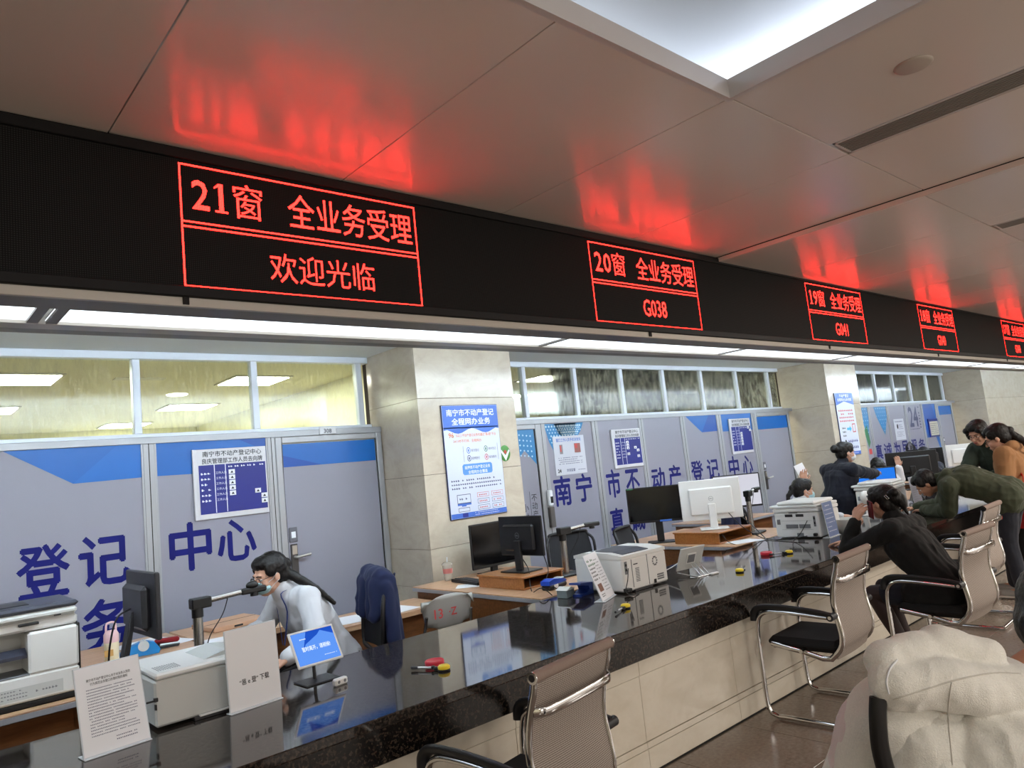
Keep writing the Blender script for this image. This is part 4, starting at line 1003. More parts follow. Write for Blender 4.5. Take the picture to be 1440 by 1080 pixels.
# --- document cameras
def doc_camera(label, x, y, z, h, ang, arm, r=.02, tilt=.01, ball=False):
    t = thing('document_camera', label, 'camera', (x, y, z), ang)
    b = MB(); b.box((-.10, -.08, 0), (.16, .08, .018), P_black, b=.006); b.build('base', t)
    b = MB(); b.cyl((0, 0, .018), (0, 0, h-.05), r, M_steel, n=18); b.build('pole', t)
    b = MB(); b.cyl((0, 0, h-.09), (0, 0, h-.03), r*1.15, P_black, n=16); b.box((-.036, -.030, h-.045), (.07, .030, h+.012), P_black, b=.006); b.build('joint', t)
    b = MB(); b.cyl((.06, 0, h-.012), (arm-.08, 0, h+tilt), .015, M_steel, n=14); b.build('arm', t)
    b = MB(); b.box((arm-.10, -.02, h+tilt-.018), (arm+.05, .02, h+tilt+.016), P_black, b=.008); b.cyl((arm-.02, 0, h+tilt-.035), (arm-.02, 0, h+tilt-.012), .022, P_black, n=14)
    if ball: b.ell((arm-.03, 0, h+tilt+.026), (.036, .024, .024), P_black)
    b.build('camera_head', t)
    b = MB(); b.tube(spline([(.17, 0, h-.01), (.14, .01, h-.10), (.07, .02, h-.20), (.04, .03, h-.28), (-.01, .06, .02)], 5), .003, M_cable, 5); b.build('cord', t)
doc_camera('silver document camera with black arm reaching before the masked clerk at the left', 1.345, 4.22, .736, .335, math.radians(2), .34, r=.026, tilt=-.002, ball=True)
doc_camera('silver document camera standing behind the blue card reader', 4.05, 4.10, .742, .355, math.radians(-14), .30, r=.026, tilt=.004)
doc_camera('silver document camera beside the white all-in-one computer', 6.40, 3.88, .742, .40, math.radians(10), .26, r=.024)

# --- monitors
def monitor(label, x, y, z0, w, h, ang, body, rear=None, stand='post', base_z=.742, screen=None, th=.035, logo=False, tilt=0, sticker=False):
    """screen faces local -Y; ang rotates about Z"""
    t = thing('computer_monitor', label, 'monitor', (x, y, base_z), ang)
    R = Matrix.Translation((0, 0, z0-base_z)) @ Matrix.Rotation(tilt, 4, 'X')
    b = MB(R); b.box((-w/2, 0, 0), (w/2, th*.55, h), body, b=.006); b.box((-w*.36, th*.55, h*.12), (w*.36, th*1.5, h*.80), rear or body, b=.02); b.build('housing', t)
    b = MB(R); b.box((-w/2+.012, -.002, .022), (w/2-.012, .0005, h-.012), screen or M_screen); b.build('screen', t)
    b = MB()
    zt = z0-base_z+h*.4
    if stand == 'post':
        b.box((-.035, th*1.2, .01), (.035, th*1.2+.03, zt), rear or body, b=.006)
    else:
        b.prism([(th*1.2, zt), (th*1.2+.025, zt), (.14, .01), (.11, .01)], 0, -.03, .03, rear or body)
    b.build('stand', t)
    b = MB(); b.box((-.13, -.06, 0), (.13, .14, .010), rear or body, b=.004); b.build('base', t)
    if logo:
        b = MB(R); n = 28; yy = th*1.5+.001; ring = []
        for i in range(n):
            a0 = 2*math.pi*i/n; a1 = 2*math.pi*(i+1)/n
            cz = h*.52
            b.add([(.022*math.cos(a0), yy, cz+.022*math.sin(a0)), (.022*math.cos(a1), yy, cz+.022*math.sin(a1)), (.0195*math.cos(a1), yy, cz+.0195*math.sin(a1)), (.0195*math.cos(a0), yy, cz+.0195*math.sin(a0))], [(0, 1, 2, 3)], P_grey)
        vs, fs, (x0, x1, y0, y1) = text_data('DELL', .02)
        k = .030/(x1-x0); b.add([(-(p.x-(x0+x1)/2)*k, yy, cz+(p.y-(y0+y1)/2)*k) for p in vs], fs, P_grey)
        b.build('logo', t)
    if sticker:
        b = MB(R); b.box((w*.02, -.004, .004), (w*.22, -.001, .020), M_pblue); b.build('sticker', t)
        b = MB(R); b.box((-w/2+.006, -.004, h-.014), (-w/2+.07, -.001, h-.004), g1); b.build('sticker', t)
    return t
monitor('slanted dark monitor seen edge-on from behind at the left desk', 1.085, 4.20, .95, .50, .325, math.radians(91), P_dark, stand='lean', base_z=.775, th=.045)
monitor('black monitor with round logo on a wooden riser beside the column poster', 3.72, 4.20, .945, .46, .295, math.radians(93), P_black, base_z=.835, logo=True)
monitor('black monitor with dark screen facing the counter behind the riser', 4.02, 4.88, .80, .54, .37, math.radians(0), P_black, screen=M_screen)
monitor('black monitor with dark screen and blue sticker before the partition lettering', 5.78, 4.50, .94, .57, .345, math.radians(-52), P_black, sticker=True)
monitor('white all-in-one computer seen from behind on a wooden riser', 5.98, 4.02, .935, .56, .375, math.radians(128), P_white, base_z=.85, rear=P_white, logo=True, th=.03)
UI = emit('office_screen', (.62, .62, .70), .75)
def ui_screen(t, w, h, c1=UI):
    b = MB(); return t
t = monitor('lit monitor showing a pale table behind the masked clerk', 7.95, 4.95, .85, .56, .40, math.radians(-50), P_black, screen=UI)
W7 = emit('blue_desktop', (.02, .18, .75), .8)
monitor('monitor with bright blue desktop beyond the woman in navy', 9.95, 4.05, .86, .36, .26, math.radians(-62), P_black, screen=W7)
monitor('second blue lit monitor half hidden behind the woman in navy', 9.15, 4.0, .80, .40, .25, math.radians(-62), P_black, screen=W7)
monitor('wide black monitor turned away above the bending man', 10.9, 4.0, .93, .64, .34, math.radians(118), P_black)
monitor('white all-in-one computer beyond the woman in the green jacket', 13.6, 4.15, .88, .52, .36, math.radians(110), P_white, rear=P_white, logo=True)
monitor('black monitor edge standing beside the wire fan', 12.6, 4.4, .90, .5, .34, math.radians(105), P_black)

def riser(label, x0, x1, y0, y1, z, h, m=None):
    m = m or M_woodm
    t = thing('monitor_riser', label, 'riser', (x0, y0, z)); w, d = x1-x0, y1-y0
    b = MB(); b.box((-.01, -.01, h-.014), (w+.01, d+.01, h), m, b=.002); b.build('top', t)
    b = MB(); b.box((0, 0, 0), (w, d, .012), m, b=.001); b.build('shelf', t)
    for x in (0, w-.014):
        b = MB(); b.box((x, 0, .012), (x+.014, d, h-.014), m, b=.001); b.build('side_panel', t)
    b = MB(); b.box((.014, d-.02, .012), (w-.014, d-.01, h-.014), m); b.build('back_panel', t)
riser('orange-brown wooden riser under the black logo monitor', 3.47, 3.87, 3.96, 4.46, .742, .092)
riser('orange-brown wooden riser under the white all-in-one computer', 5.70, 6.25, 3.80, 4.28, .742, .105)
riser('small brown riser under the slanted dark monitor', .92, 1.24, 4.03, 4.45, .737, .036, M_woodd)

# --- desk items
t = thing('drink_bottle', 'pink and cream drink bottle with loop handle on the left desk', 'bottle', (1.05, 4.80, .737))
mp = mat('bottle_pink', (226, 186, 186), rough=.4); mc = mat('bottle_cream', (224, 210, 176), rough=.4)
b = MB(); b.lathe([(0, 0), (.036, 0), (.038, .01), (.038, .12), (.034, .13)], mc); b.build('body', t)
b = MB(); b.lathe([(.037, .12), (.039, .125), (.039, .165), (.028, .185), (0, .187)], mp); b.build('cap', t)
b = MB(); b.tube(spline([(-.025, 0, .175), (-.02, 0, .225), (.02, 0, .225), (.025, 0, .175)], 6), .006, mp, 8); b.build('handle', t)
b = MB(); b.box((-.045, -.04, .05), (-.0, -.034, .085), mat('bottle_sticker', (196, 150, 84), rough=.5)); b.build('sticker', t)
t = thing('tape_dispenser', 'bright blue tape dispenser on the left desk behind the low printer', 'dispenser', (1.20, 4.86, .737), math.radians(-10))
mt2 = mat('tape_blue', (36, 128, 196), rough=.35)
b = MB(); b.prism([(-.10, 0), (.11, 0), (.12, .02), (.09, .065), (.03, .085), (-.04, .06), (-.10, .03)], 1, -.03, .03, mt2); b.build('body', t)
b = MB(); b.cyl((.03, -.035, .055), (.03, .035, .055), .030, P_white2, n=20); b.build('tape_roll', t)
t = thing('stapler', 'dark red stapler lying on papers on the left desk', 'stapler', (1.38, 4.92, .741), math.radians(-24))
b = MB(); mr_ = mat('stapler_red', (130, 26, 34), rough=.35); b.box((-.07, -.018, .025), (.07, .018, .055), mr_, b=.008); b.build('arm', t)
b = MB(); b.box((-.07, -.018, 0), (.07, .018, .012), P_dark, b=.003); b.box((-.07, -.014, .010), (-.04, .014, .03), P_dark); b.build('base', t)
def papers(label, x, y, z, rz, n=1, w=.21, h=.297, group=None):
    b = MB()
    for k in range(n):
        b.box((-w/2+k*.004, -h/2+k*.006, k*.0012), (w/2+k*.004, h/2+k*.006, .001+k*.0012), M_paper)
    o = b.build('paper_sheet', None, (x, y, z)); o.rotation_euler = (0, 0, rz); return tag(o, label, 'paper')
papers('white papers on the left desk behind the red stapler', 1.36, 5.15, .736, .3, 3, .3, .42)
papers('white paper at the back of the left desk beside the drink bottle', .98, 4.62, .736, 1.2, 1)
papers('large white sheet under the document camera at the left', 1.70, 4.70, .7372, -.2, 1, .42, .3)
papers('white sheets on the low side desk behind the navy jacket chair', 2.52, 4.83, .661, 1.3, 2, .30, .42)
papers('white sheet at the middle of the low side desk', 2.95, 4.80, .661, .1, 1)
papers('white sheet lying beside the keyboard before the wooden riser', 3.50, 4.58, .741, .8, 2, .16, .24)
papers('white sheet before the second wooden riser', 5.9, 3.68, .741, 1.2, 1)
t = thing('cardboard_box', 'brown cardboard box lid at the back of the left desk by the partition', 'box', (1.95, 5.25, .736), .1)
b = MB(); mcb = mat('cardboard', (188, 148, 120), rough=.8); b.box((-.26, -.17, 0), (.12, .17, .03), mcb, b=.003); b.build('body', t)
b = MB(); b.box((-.12, -.172, .008), (-.06, -.169, .02), M_dark); b.box((-.26, -.005, .03), (.12, .005, .0305), M_dark); b.build('hand_hole', t)
t = thing('keyboard', 'black keyboard beside the clear cup on the column desk', 'keyboard', (3.60, 4.72, .742), math.radians(82))
b = MB(); b.prism([(-.07, 0), (.07, 0), (.07, .024), (-.07, .012)], 0, -.21, .21, P_black); b.build('case', t)
k0 = MB(); k0.box((-.008, -.008, 0), (.008, .008, .007), P_dark, b=.002); km = None
for r in range(5):
    for c in range(19):
        p = (-.19+c*.0205, -.05+r*.023, .0165+(r-2)*.0023)
        if km is None: ko = k0.build('key', t, p); km = ko.data
        else: inst('key', km, t, p)
t = thing('drink_cup', 'clear plastic cup with red lettering beside the column', 'cup', (3.60, 5.03, .742))
mcup = mat('cup_clear', (204, 196, 184), rough=.1, alpha=.45)
b = MB(); b.lathe([(0, .002), (.030, .002), (.033, .02), (.042, .125), (.045, .13)], mcup); b.build('body', t)
b = MB(); b.lathe([(.047, .128), (.047, .136), (.03, .15), (0, .152)], mcup); b.cyl((0, 0, .15), (.004, 0, .19), .004, M_acr, n=8); b.build('lid', t)
b = MB(); b.lathe([(.0385, .06), (.0415, .1)], mat('cup_band', (196, 110, 104), rough=.5, alpha=.7)); b.build('printed_band', t)
t = thing('webcam', 'white round camera head on a stalk beside the woman in navy', 'camera', (7.75, 3.35, CT_))
b = MB(); b.lathe([(0, 0), (.05, 0), (.05, .01), (.012, .016), (.012, .13)], P_white); b.build('stand', t)
b = MB(); b.ell((0, 0, .19), (.058, .045, .070), P_white, 20, 14); b.build('head', t)
b = MB(); b.cyl((-.02, -.03, .20), (-.045, -.05, .20), .012, P_grey, n=12); b.build('lens', t)
t = thing('tray_bin', 'small off-white plastic bin on the counter by the hand of the woman on the phone', 'bin', (6.52, 3.02, CT_))
b = MB(); b.lathe([(0, .004), (.075, .004), (.105, .115), (.112, .118), (.112, .112), (.078, 0), (0, 0)], P_white2, n=26); b.build('bowl', t)
# beige cylinder fan and white round fan by the lit monitor
t = thing('desk_fan', 'cream rounded desk fan half hidden behind the lit monitor', 'fan', (7.50, 4.90, .742), math.radians(30))
mcr = mat('cream_plastic', (206, 198, 170), rough=.4)
b = MB(); b.cyl((0, -.06, .20), (0, .08, .20), .085, mcr, n=22); b.ell((0, .08, .20), (.085, .05, .085), mcr); b.build('drum', t)
b = MB(); b.cyl((0, 0, 0), (0, 0, .13), .022, mcr); b.lathe([(0, 0), (.09, 0), (.08, .02), (0, .025)], mcr); b.build('stand', t)
b = MB(); b.ell((.14, .02, .34), (.10, .035, .09), P_white2); b.build('cover', t)
# wire cage fan
t = thing('cage_fan', 'black wire cage fan standing before the far partition', 'fan', (13.0, 4.75, .742), math.radians(35))
b = MB()
for k in range(36):
    a = 2*math.pi*k/36; b.tube([(.03*math.cos(a), -.055, .43+.03*math.sin(a)), (.13*math.cos(a), -.05, .43+.13*math.sin(a)), (.19*math.cos(a), 0, .43+.19*math.sin(a)), (.13*math.cos(a), .05, .43+.13*math.sin(a)), (.05*math.cos(a), .06, .43+.05*math.sin(a))], .0025, P_black, 4)
for r, y in ((.19, 0), (.14, -.048), (.08, -.053)):
    b.tube([(r*math.cos(2*math.pi*i/24), y, .43+r*math.sin(2*math.pi*i/24)) for i in range(25)], .004, P_black, 5)
b.build('cage', t)
for k in range(3):
    b = MB(); a = 2*math.pi*k/3
    b.prism([(0, -.02), (.06, -.05), (.13, -.04), (.15, .02), (.06, .03)], 1, -.004, .004, P_grey)
    o = b.build('blade', t); o.location = (0, 0, .43); o.rotation_euler = (0, a, 0)
b = MB(); b.cyl((0, -.02, .43), (0, .09, .43), .045, P_black); b.cyl((0, .04, .02), (0, .04, .40), .018, P_black); b.lathe([(0, 0), (.12, 0), (.11, .02), (0, .03)], P_black); b.build('stand', t)

# --- cables
cable('black cable hanging from the logo monitor over the desk edge', [(3.72, 4.28, .98), (3.66, 4.1, .86), (3.50, 3.92, .78), (3.44, 3.80, .60), (3.42, 3.75, .45)])
cable('black cable drooping from the riser to the front of the desk', [(3.76, 4.05, 1.0), (3.70, 3.93, .85), (3.62, 3.90, .76), (3.55, 3.70, .75), (3.50, 3.56, .60)])
cable('black loop of cable before the payment terminal', [(3.42, 3.80, .75), (3.38, 3.66, .79), (3.44, 3.60, .70), (3.50, 3.62, .60)])
cable('thin black cable down the back of the second counter printer', [(3.612, 3.10, .90), (3.56, 3.07, .84), (3.52, 3.06, .77), (3.58, 3.04, .745), (3.64, 3.06, .745)], .003)
cable('white cable from the second printer to the rear-facing tablet', [(4.05, 3.60, .80), (4.10, 3.35, .76), (4.18, 3.22, .80), (4.26, 3.14, .86)], .003, P_white)
cable('black cables running from the computer to the third counter printer', [(6.05, 3.92, 1.02), (6.02, 3.75, .86), (6.05, 3.60, .76), (6.02, 3.50, .748), (5.95, 3.30, .748), (6.03, 3.14, .77)], .004)
cable('black cable curving over the counter before the third printer', [(6.05, 3.13, .90), (6.0, 3.18, .80), (5.9, 3.2, .748), (5.6, 3.05, .748), (5.45, 2.95, .748)], .003)
cable('thick grey cable behind the white all-in-one computer', [(6.1, 3.95, 1.05), (6.18, 3.80, .90), (6.12, 3.62, .77), (5.98, 3.50, .750)], .005, P_dark)
cable('black cables hanging from the slanted monitor', [(1.0, 4.15, 1.10), (.93, 4.12, 1.07), (.90, 4.14, .95), (.90, 4.2, .80)], .005)
cable('black cable from the hook of the slanted monitor to the desk', [(1.0, 4.12, 1.08), (.96, 4.05, .98), (.93, 4.02, .85), (.95, 4.0, .745)], .004)
cable('black cable draped under the second wooden riser', [(5.75, 3.79, .82), (5.70, 3.70, .76), (5.78, 3.60, .70), (5.9, 3.56, .55)], .003)
# ---------------------------------------------------------------- visitor chairs
def weave_mat():
    m = bpy.data.materials.new('chair_mesh_fabric'); m.use_nodes = True; nt = m.node_tree; b = nt.nodes['Principled BSDF']
    tc = nt.nodes.new('ShaderNodeTexCoord'); mp = nt.nodes.new('ShaderNodeMapping'); mp.inputs['Scale'].default_value = (150, 0, 150)
    nt.links.new(tc.outputs['Object'], mp.inputs[0])
    vo = nt.nodes.new('ShaderNodeTexVoronoi'); vo.inputs['Randomness'].default_value = .05; vo.inputs['Scale'].default_value = 1
    nt.links.new(mp.outputs[0], vo.inputs['Vector'])
    r = nt.nodes.new('ShaderNodeValToRGB'); r.color_ramp.elements[0].position = .28; r.color_ramp.elements[0].color = srgb(184, 174, 164); r.color_ramp.elements[1].position = .5; r.color_ramp.elements[1].color = srgb(96, 80, 72)
    nt.links.new(vo.outputs['Distance'], r.inputs[0]); nt.links.new(r.outputs[0], b.inputs['Base Color']); b.inputs['Roughness'].default_value = .7
    return m
M_weave = weave_mat(); M_roll = mat('chair_roll_fabric', (142, 124, 114), rough=.75, bump=.3, bump_scale=200); M_pad = mat('arm_pad_black', (26, 27, 30), rough=.45); M_seat = mat('seat_black', (12, 12, 14), rough=.85)
def back_curve(z):  # local y of the back sheet for a height
    k = [(.36, -.155), (.40, -.205), (.46, -.235), (.55, -.225), (.66, -.205), (.78, -.225), (.91, -.27)]
    for (a, ya), (c, yc) in zip(k, k[1:]):
        if z <= c: 
            t = (z-a)/(c-a); return ya+(yc-ya)*(t*t*(3-2*t) if False else t)
    return k[-1][1]
def visitor_chair(label, x, y, rz):
    t = thing('visitor_chair', label, 'chair', (x, y, 0), rz, group='visitor chairs at the counter')
    hw = .225
    zs = [.36+.55*i/26 for i in range(27)]
    ys = [back_curve(z) for z in zs]
    ys = [sum(ys[max(0, i-2):i+3])/len(ys[max(0, i-2):i+3]) for i in range(27)]
    b = MB(); vs = []
    for z, yy in zip(zs, ys):
        for k in range(9):
            u = -1+k/4; vs.append((u*(hw-.008), yy-.012*(1-u*u), z))
    for z, yy in zip(zs, ys):
        for k in range(9):
            u = -1+k/4; vs.append((u*(hw-.008), yy-.012*(1-u*u)+.006, z))
    n = 27*9
    fs = [(i*9+k, i*9+k+1, (i+1)*9+k+1, (i+1)*9+k) for i in range(26) for k in range(8)]
    fs += [tuple(n+a for a in f[::-1]) for f in fs]
    b.add(vs, fs, M_weave, True); b.build('backrest', t)
    for s in (-1, 1):
        b = MB(); pts = [(s*hw, yy+.004, z) for z, yy in zip(zs, ys)]
        pts = [(s*hw, .20, .415), (s*hw, .0, .385), (s*hw, -.10, .36), (s*hw, -.15, .362)]+pts[2:]
        b.tube(pts, 1, M_chrome, 8, flat=(.009, .016)); b.build('back_frame', t)
        b = MB(); b.tube([(s*(hw-.012), yy+.012, z) for z, yy in zip(zs, ys)][1:], .004, P_black, 5); b.build('edge_piping', t)
        # side loop: runner, front leg, arm
        b = MB(); X = s*.275
        loop = spline([(X, -.27, .018), (X, .10, .018), (X, .20, .02), (X, .245, .07), (X, .25, .30), (X, .245, .52), (X, .20, .60), (X, .08, .615), (X, -.19, .60)], 6)
        b.tube(loop, 1, M_chrome, 8, flat=(.016, .013)); b.build('side_frame', t)
        b = MB(); pad = spline([(X, .258, .555), (X, .25, .605), (X, .20, .635), (X, .05, .638), (X, -.12, .625), (X, -.21, .61)], 5)
        b.tube(pad, 1, M_pad, 8, flat=(.026, .014)); b.build('arm_pad', t)
        b = MB(); b.cyl((X-s*.05, -.205, .605), (X+s*.022, -.205, .605), .020, M_pad, n=14); b.cyl((X+s*.022, -.205, .605), (X+s*.026, -.205, .605), .010, M_chrome, n=12); b.build('arm_joint', t)
    b = MB(); b.tube([(-.275, -.27, .018), (.275, -.27, .018)], 1, M_chrome, 8, flat=(.013, .016)); b.build('rear_runner', t)
    b = MB(); b.tube([(-.275, .0, .40), (.275, .0, .40)], .012, M_chrome, 8); b.build('seat_bar', t)
    b = MB(); b.cyl((-hw-.012, ys[-1], .915), (hw+.012, ys[-1], .915), .020, M_roll, n=16); b.build('top_roll', t)
    for s in (-1, 1):
        b = MB(); b.cyl((s*(hw+.012), ys[-1], .915), (s*(hw+.016), ys[-1], .915), .021, M_chrome, n=16); b.cyl((s*(hw+.016), ys[-1], .915), (s*(hw+.018), ys[-1], .915), .012, P_black, n=12); b.build('end_cap', t)
    b = MB(); yb = back_curve(.82); b.tube(spline([(-hw, yb-.004, .80), (-hw+.03, yb-.035, .80), (-.10, yb-.048, .803), (.10, yb-.048, .803), (hw-.03, yb-.035, .80), (hw, yb-.004, .80)], 5), 1, M_chrome, 8, flat=(.004, .017)); b.build('back_brace', t)
    b = MB(); b.box((-.225, -.20, .385), (.225, .23, .455), M_seat, b=.03); b.build('seat', t)
    return t
visitor_chair('nearest empty chrome chair with tan mesh back at the bottom of the picture', 1.825, 2.16, math.radians(9))
visitor_chair('empty chrome chair with tan mesh back standing alone before the beige counter front', 4.26, 2.232, math.radians(3))
visitor_chair('chrome chair with tan mesh back on which the woman in black sits', 5.32, 1.88, math.radians(-3))
visitor_chair('farthest chrome chair with tan mesh back beside the bending man', 6.72, 2.19, math.radians(2))

# folding chair behind the counter
t = thing('folding_chair', 'grey plastic folding chair with red characters before the low side desk', 'chair', (2.90, 4.12, 0), math.radians(-6))
mg = mat('chair_grey_plastic', (168, 168, 164), rough=.45)
b = MB(); vs = []
for j in range(9):
    for i in range(13):
        u = -1+i/6; v = j/8; cut = .03*(abs(u)**3)
        vs.append((u*(.20-.04*(1-v)), -.05+.035*u*u-.03*v, .60+.225*v-(cut*3*(v > .9))+ (cut*2.2 if v < .1 else 0)))
nb = len(vs); vs += [(p[0], p[1]+.012, p[2]) for p in vs]
fs = [(j*13+i, j*13+i+1, (j+1)*13+i+1, (j+1)*13+i) for j in range(8) for i in range(12)]; fs += [tuple(nb+a for a in f[::-1]) for f in fs]
fs += [(i, i+1, nb+i+1, nb+i) for i in range(12)]+[(104+i, 104+i+1, nb+104+i+1, nb+104+i) for i in range(12)]+[(j*13, (j+1)*13, nb+(j+1)*13, nb+j*13) for j in range(8)]+[(j*13+12, (j+1)*13+12, nb+(j+1)*13+12, nb+j*13+12) for j in range(8)]
b.add(vs, fs, mg, True); b.build('backrest', t)
b = MB(); b.text('13', -.13, .685, .085, M_redp, -.086, offset=.02); b.text('·Z', -.02, .69, .07, M_redp, -.086, offset=.02); b.build('marking', t)
b = MB(); b.box((-.20, -.02, .43), (.20, .36, .455), mg, b=.01); b.build('seat', t)
for s in (-1, 1):
    b = MB(); b.tube([(s*.17, -.05, .70), (s*.19, .02, .45), (s*.20, .30, .0)], .011, M_steel, 8); b.build('leg', t)
    b = MB(); b.tube([(s*.185, .28, .44), (s*.185, .02, .25), (s*.20, -.16, .0)], .011, M_steel, 8); b.build('leg', t)
# staff chairs
def staff_chair(label, x, y, rz, jacket=None, top=1.0, wid=.23):
    t = thing('office_chair', label, 'chair', (x, y, 0), rz)   # faces local +Y
    b = MB(); b.box((-.24, -.22, .43), (.24, .24, .50), P_black, b=.03); b.build('seat', t)
    b = MB(); pts = [(-wid, -.25, .60), (-wid*1.05, -.27, .85), (-wid*.86, -.31, top-.03), (-wid*.7, -.31, top), (wid*.7, -.31, top), (wid*.86, -.31, top-.03), (wid*1.05, -.27, .85), (wid, -.25, .60), (wid*.6, -.25, .56), (-wid*.6, -.25, .56), (-wid, -.25, .60)]
    b.tube(spline(pts, 4), .014, P_black, 8); b.build('back_frame', t)
    b = MB(); vs = []
    for j in range(7):
        for i in range(7):
            u = -1+i/3; v = j/6; vs.append((u*wid*(.95-.12*max(0, v-.6)*2), -.252-.058*v-.03*(1-u*u), .58+(top-.59)*v))
    nb = len(vs); vs += [(p[0], p[1]+.006, p[2]) for p in vs]
    fs = [(j*7+i, j*7+i+1, (j+1)*7+i+1, (j+1)*7+i) for j in range(6) for i in range(6)]; fs += [tuple(nb+a for a in f[::-1]) for f in fs]
    b.add(vs, fs, mat('chair_net_black', (30, 30, 34), rough=.8), True); b.build('backrest', t)
    b = MB(); b.tube([(0, -.05, .43), (0, -.20, .42), (0, -.31, .55), (0, -.325, .72)], .018, P_black, 8); b.build('back_support', t)
    b = MB(); b.cyl((0, 0, .08), (0, 0, .43), .025, P_dark, n=12); b.build('gas_lift', t)
    for k in range(5):
        a = 2*math.pi*k/5; b = MB(); b.tube([(0, 0, .10), (.28*math.cos(a), .28*math.sin(a), .065)], [.024, .016], P_black, 8); b.ell((.28*math.cos(a), .28*math.sin(a), .03), (.03, .02, .03), P_black, 12, 8); b.build('leg', t)
    return t
staff_chair('black net-back office chair left behind the second counter printer', 4.82, 4.62, math.radians(160), top=.955)
staff_chair('black net-back office chair right behind the second counter printer', 5.18, 4.08, math.radians(200), top=.975)
staff_chair('black office chair under the navy jacket between the clerk and the column', 2.16, 4.30, math.radians(74), top=1.0)
staff_chair('office chair under dark cloth behind the third counter printer', 7.25, 4.22, math.radians(-130), top=1.0)

# navy jacket over the back of the clerk's chair
def drape(name, label, x, y, rz, m, w=.27, top=1.04, low=.50, seed=1):
    t = thing(name, label, 'jacket', (x, y, 0), rz)
    b = MB()
    cap(b, (-w*.8, -.30, top-.03), (w*.8, -.30, top-.03), .062)
    for k in range(5):
        u = -w+.02+k*(2*w-.04)/4
        cap(b, (u, -.335, top-.05), (u*1.08, -.375, low+.06*(k % 2)), .045, .032)
        if k in (0, 1, 3, 4): cap(b, (u, -.26, top-.06), (u*1.05, -.23, top-.26), .045, .032)
    for s in (-1, 1):
        cap(b, (s*w, -.30, top-.08), (s*(w+.03), -.33, low+.12), .052, .040)
    o = remesh(b, 'cloth', m, .008, t, 6, .014, 8, seed)
    b = MB(); b.tube(spline([(-w*.5, -.40, top-.02), (-w*.2, -.395, top-.12), (0, -.41, top-.3), (.01, -.41, low+.05)], 5), .007, m, 6); b.build('lapel', t)
    return t
# ---------------------------------------------------------------- people
def remesh(mb, name, mt, voxel, parent, smooth=6, wrinkle=0, wscale=9, seed=0, origin=V((0, 0, 0))):
    me = bpy.data.meshes.new('tmp'); me.from_pydata([tuple(v-origin) for v in mb.v], [], mb.f); me.update()
    o = bpy.data.objects.new('tmp', me); COL.objects.link(o)
    r = o.modifiers.new('r', 'REMESH'); r.mode = 'VOXEL'; r.voxel_size = voxel; r.use_smooth_shade = True
    s = o.modifiers.new('s', 'SMOOTH'); s.factor = .5; s.iterations = smooth
    dg = bpy.context.evaluated_depsgraph_get()
    out = bpy.data.meshes.new_from_object(o.evaluated_get(dg)); out.name = name
    bpy.data.objects.remove(o); bpy.data.meshes.remove(me)
    if wrinkle:
        sd = V((seed*3.1, seed*1.7, 0)); co = []
        for v in out.vertices:
            p = v.co; q = V((p.x*wscale, p.y*wscale, p.z*wscale*.55))+sd
            d = noise.noise(q)+.5*noise.noise(q*2.3)
            d = (1-abs(d)*2.2)
            co += list(p+v.normal*(wrinkle*d*.6))
        out.vertices.foreach_set('co', co)
    out.polygons.foreach_set('use_smooth', [True]*len(out.polygons)); out.update()
    out.materials.clear(); out.materials.append(mt)
    ob = bpy.data.objects.new(name, out); COL.objects.link(ob); ob.parent = parent
    return ob
X_ = None
def cap(mb, a, c, ra, rc=None, n=14):
    """tapered capsule"""
    rc = ra if rc is None else rc
    a, c = V(a), V(c); d = (c-a)
    if d.length < 1e-5: mb.ell(a, (ra, ra, ra), mDUM, n, 8); return
    L = d.length; d.normalize(); u = d.orthogonal().normalized(); w_ = d.cross(u); vs = []
    rings = []
    for k in range(5): ph = math.pi/2*k/4; rings.append((a-d*ra*math.cos(ph), ra*math.sin(ph)+1e-4))
    for k in range(5): ph = math.pi/2*k/4; rings.append((c+d*rc*math.sin(ph), rc*math.cos(ph)+1e-4))
    for p, r in rings:
        for i in range(n): t = 2*math.pi*i/n; vs.append(p+(u*math.cos(t)+w_*math.sin(t))*r)
    N = len(rings)
    fs = [(j*n+i, j*n+(i+1) % n, (j+1)*n+(i+1) % n, (j+1)*n+i) for j in range(N-1) for i in range(n)]+[tuple(range(n))[::-1], tuple(range((N-1)*n, N*n))]
    mb.add(vs, fs, mDUM)
mDUM = mat('skin', (206, 160, 136), rough=.5)
SKIN = mat('skin', (0, 0, 0)); SKIN_B = mat('skin_tan', (190, 140, 112), rough=.5)
HAIR = mat('hair_black', (16, 13, 13), rough=.45, spec=.4, bump=.25, bump_scale=120)
def chain(mb, pts, rs):
    for i in range(len(pts)-1): cap(mb, pts[i], pts[i+1], rs[i], rs[i+1])
def frame(f, u=V((0, 0, 1))):
    f = V(f).normalized(); r = f.cross(V(u)).normalized(); u = r.cross(f).normalized()
    return Matrix((r, f, u)).transposed()      # columns: right, forward, up
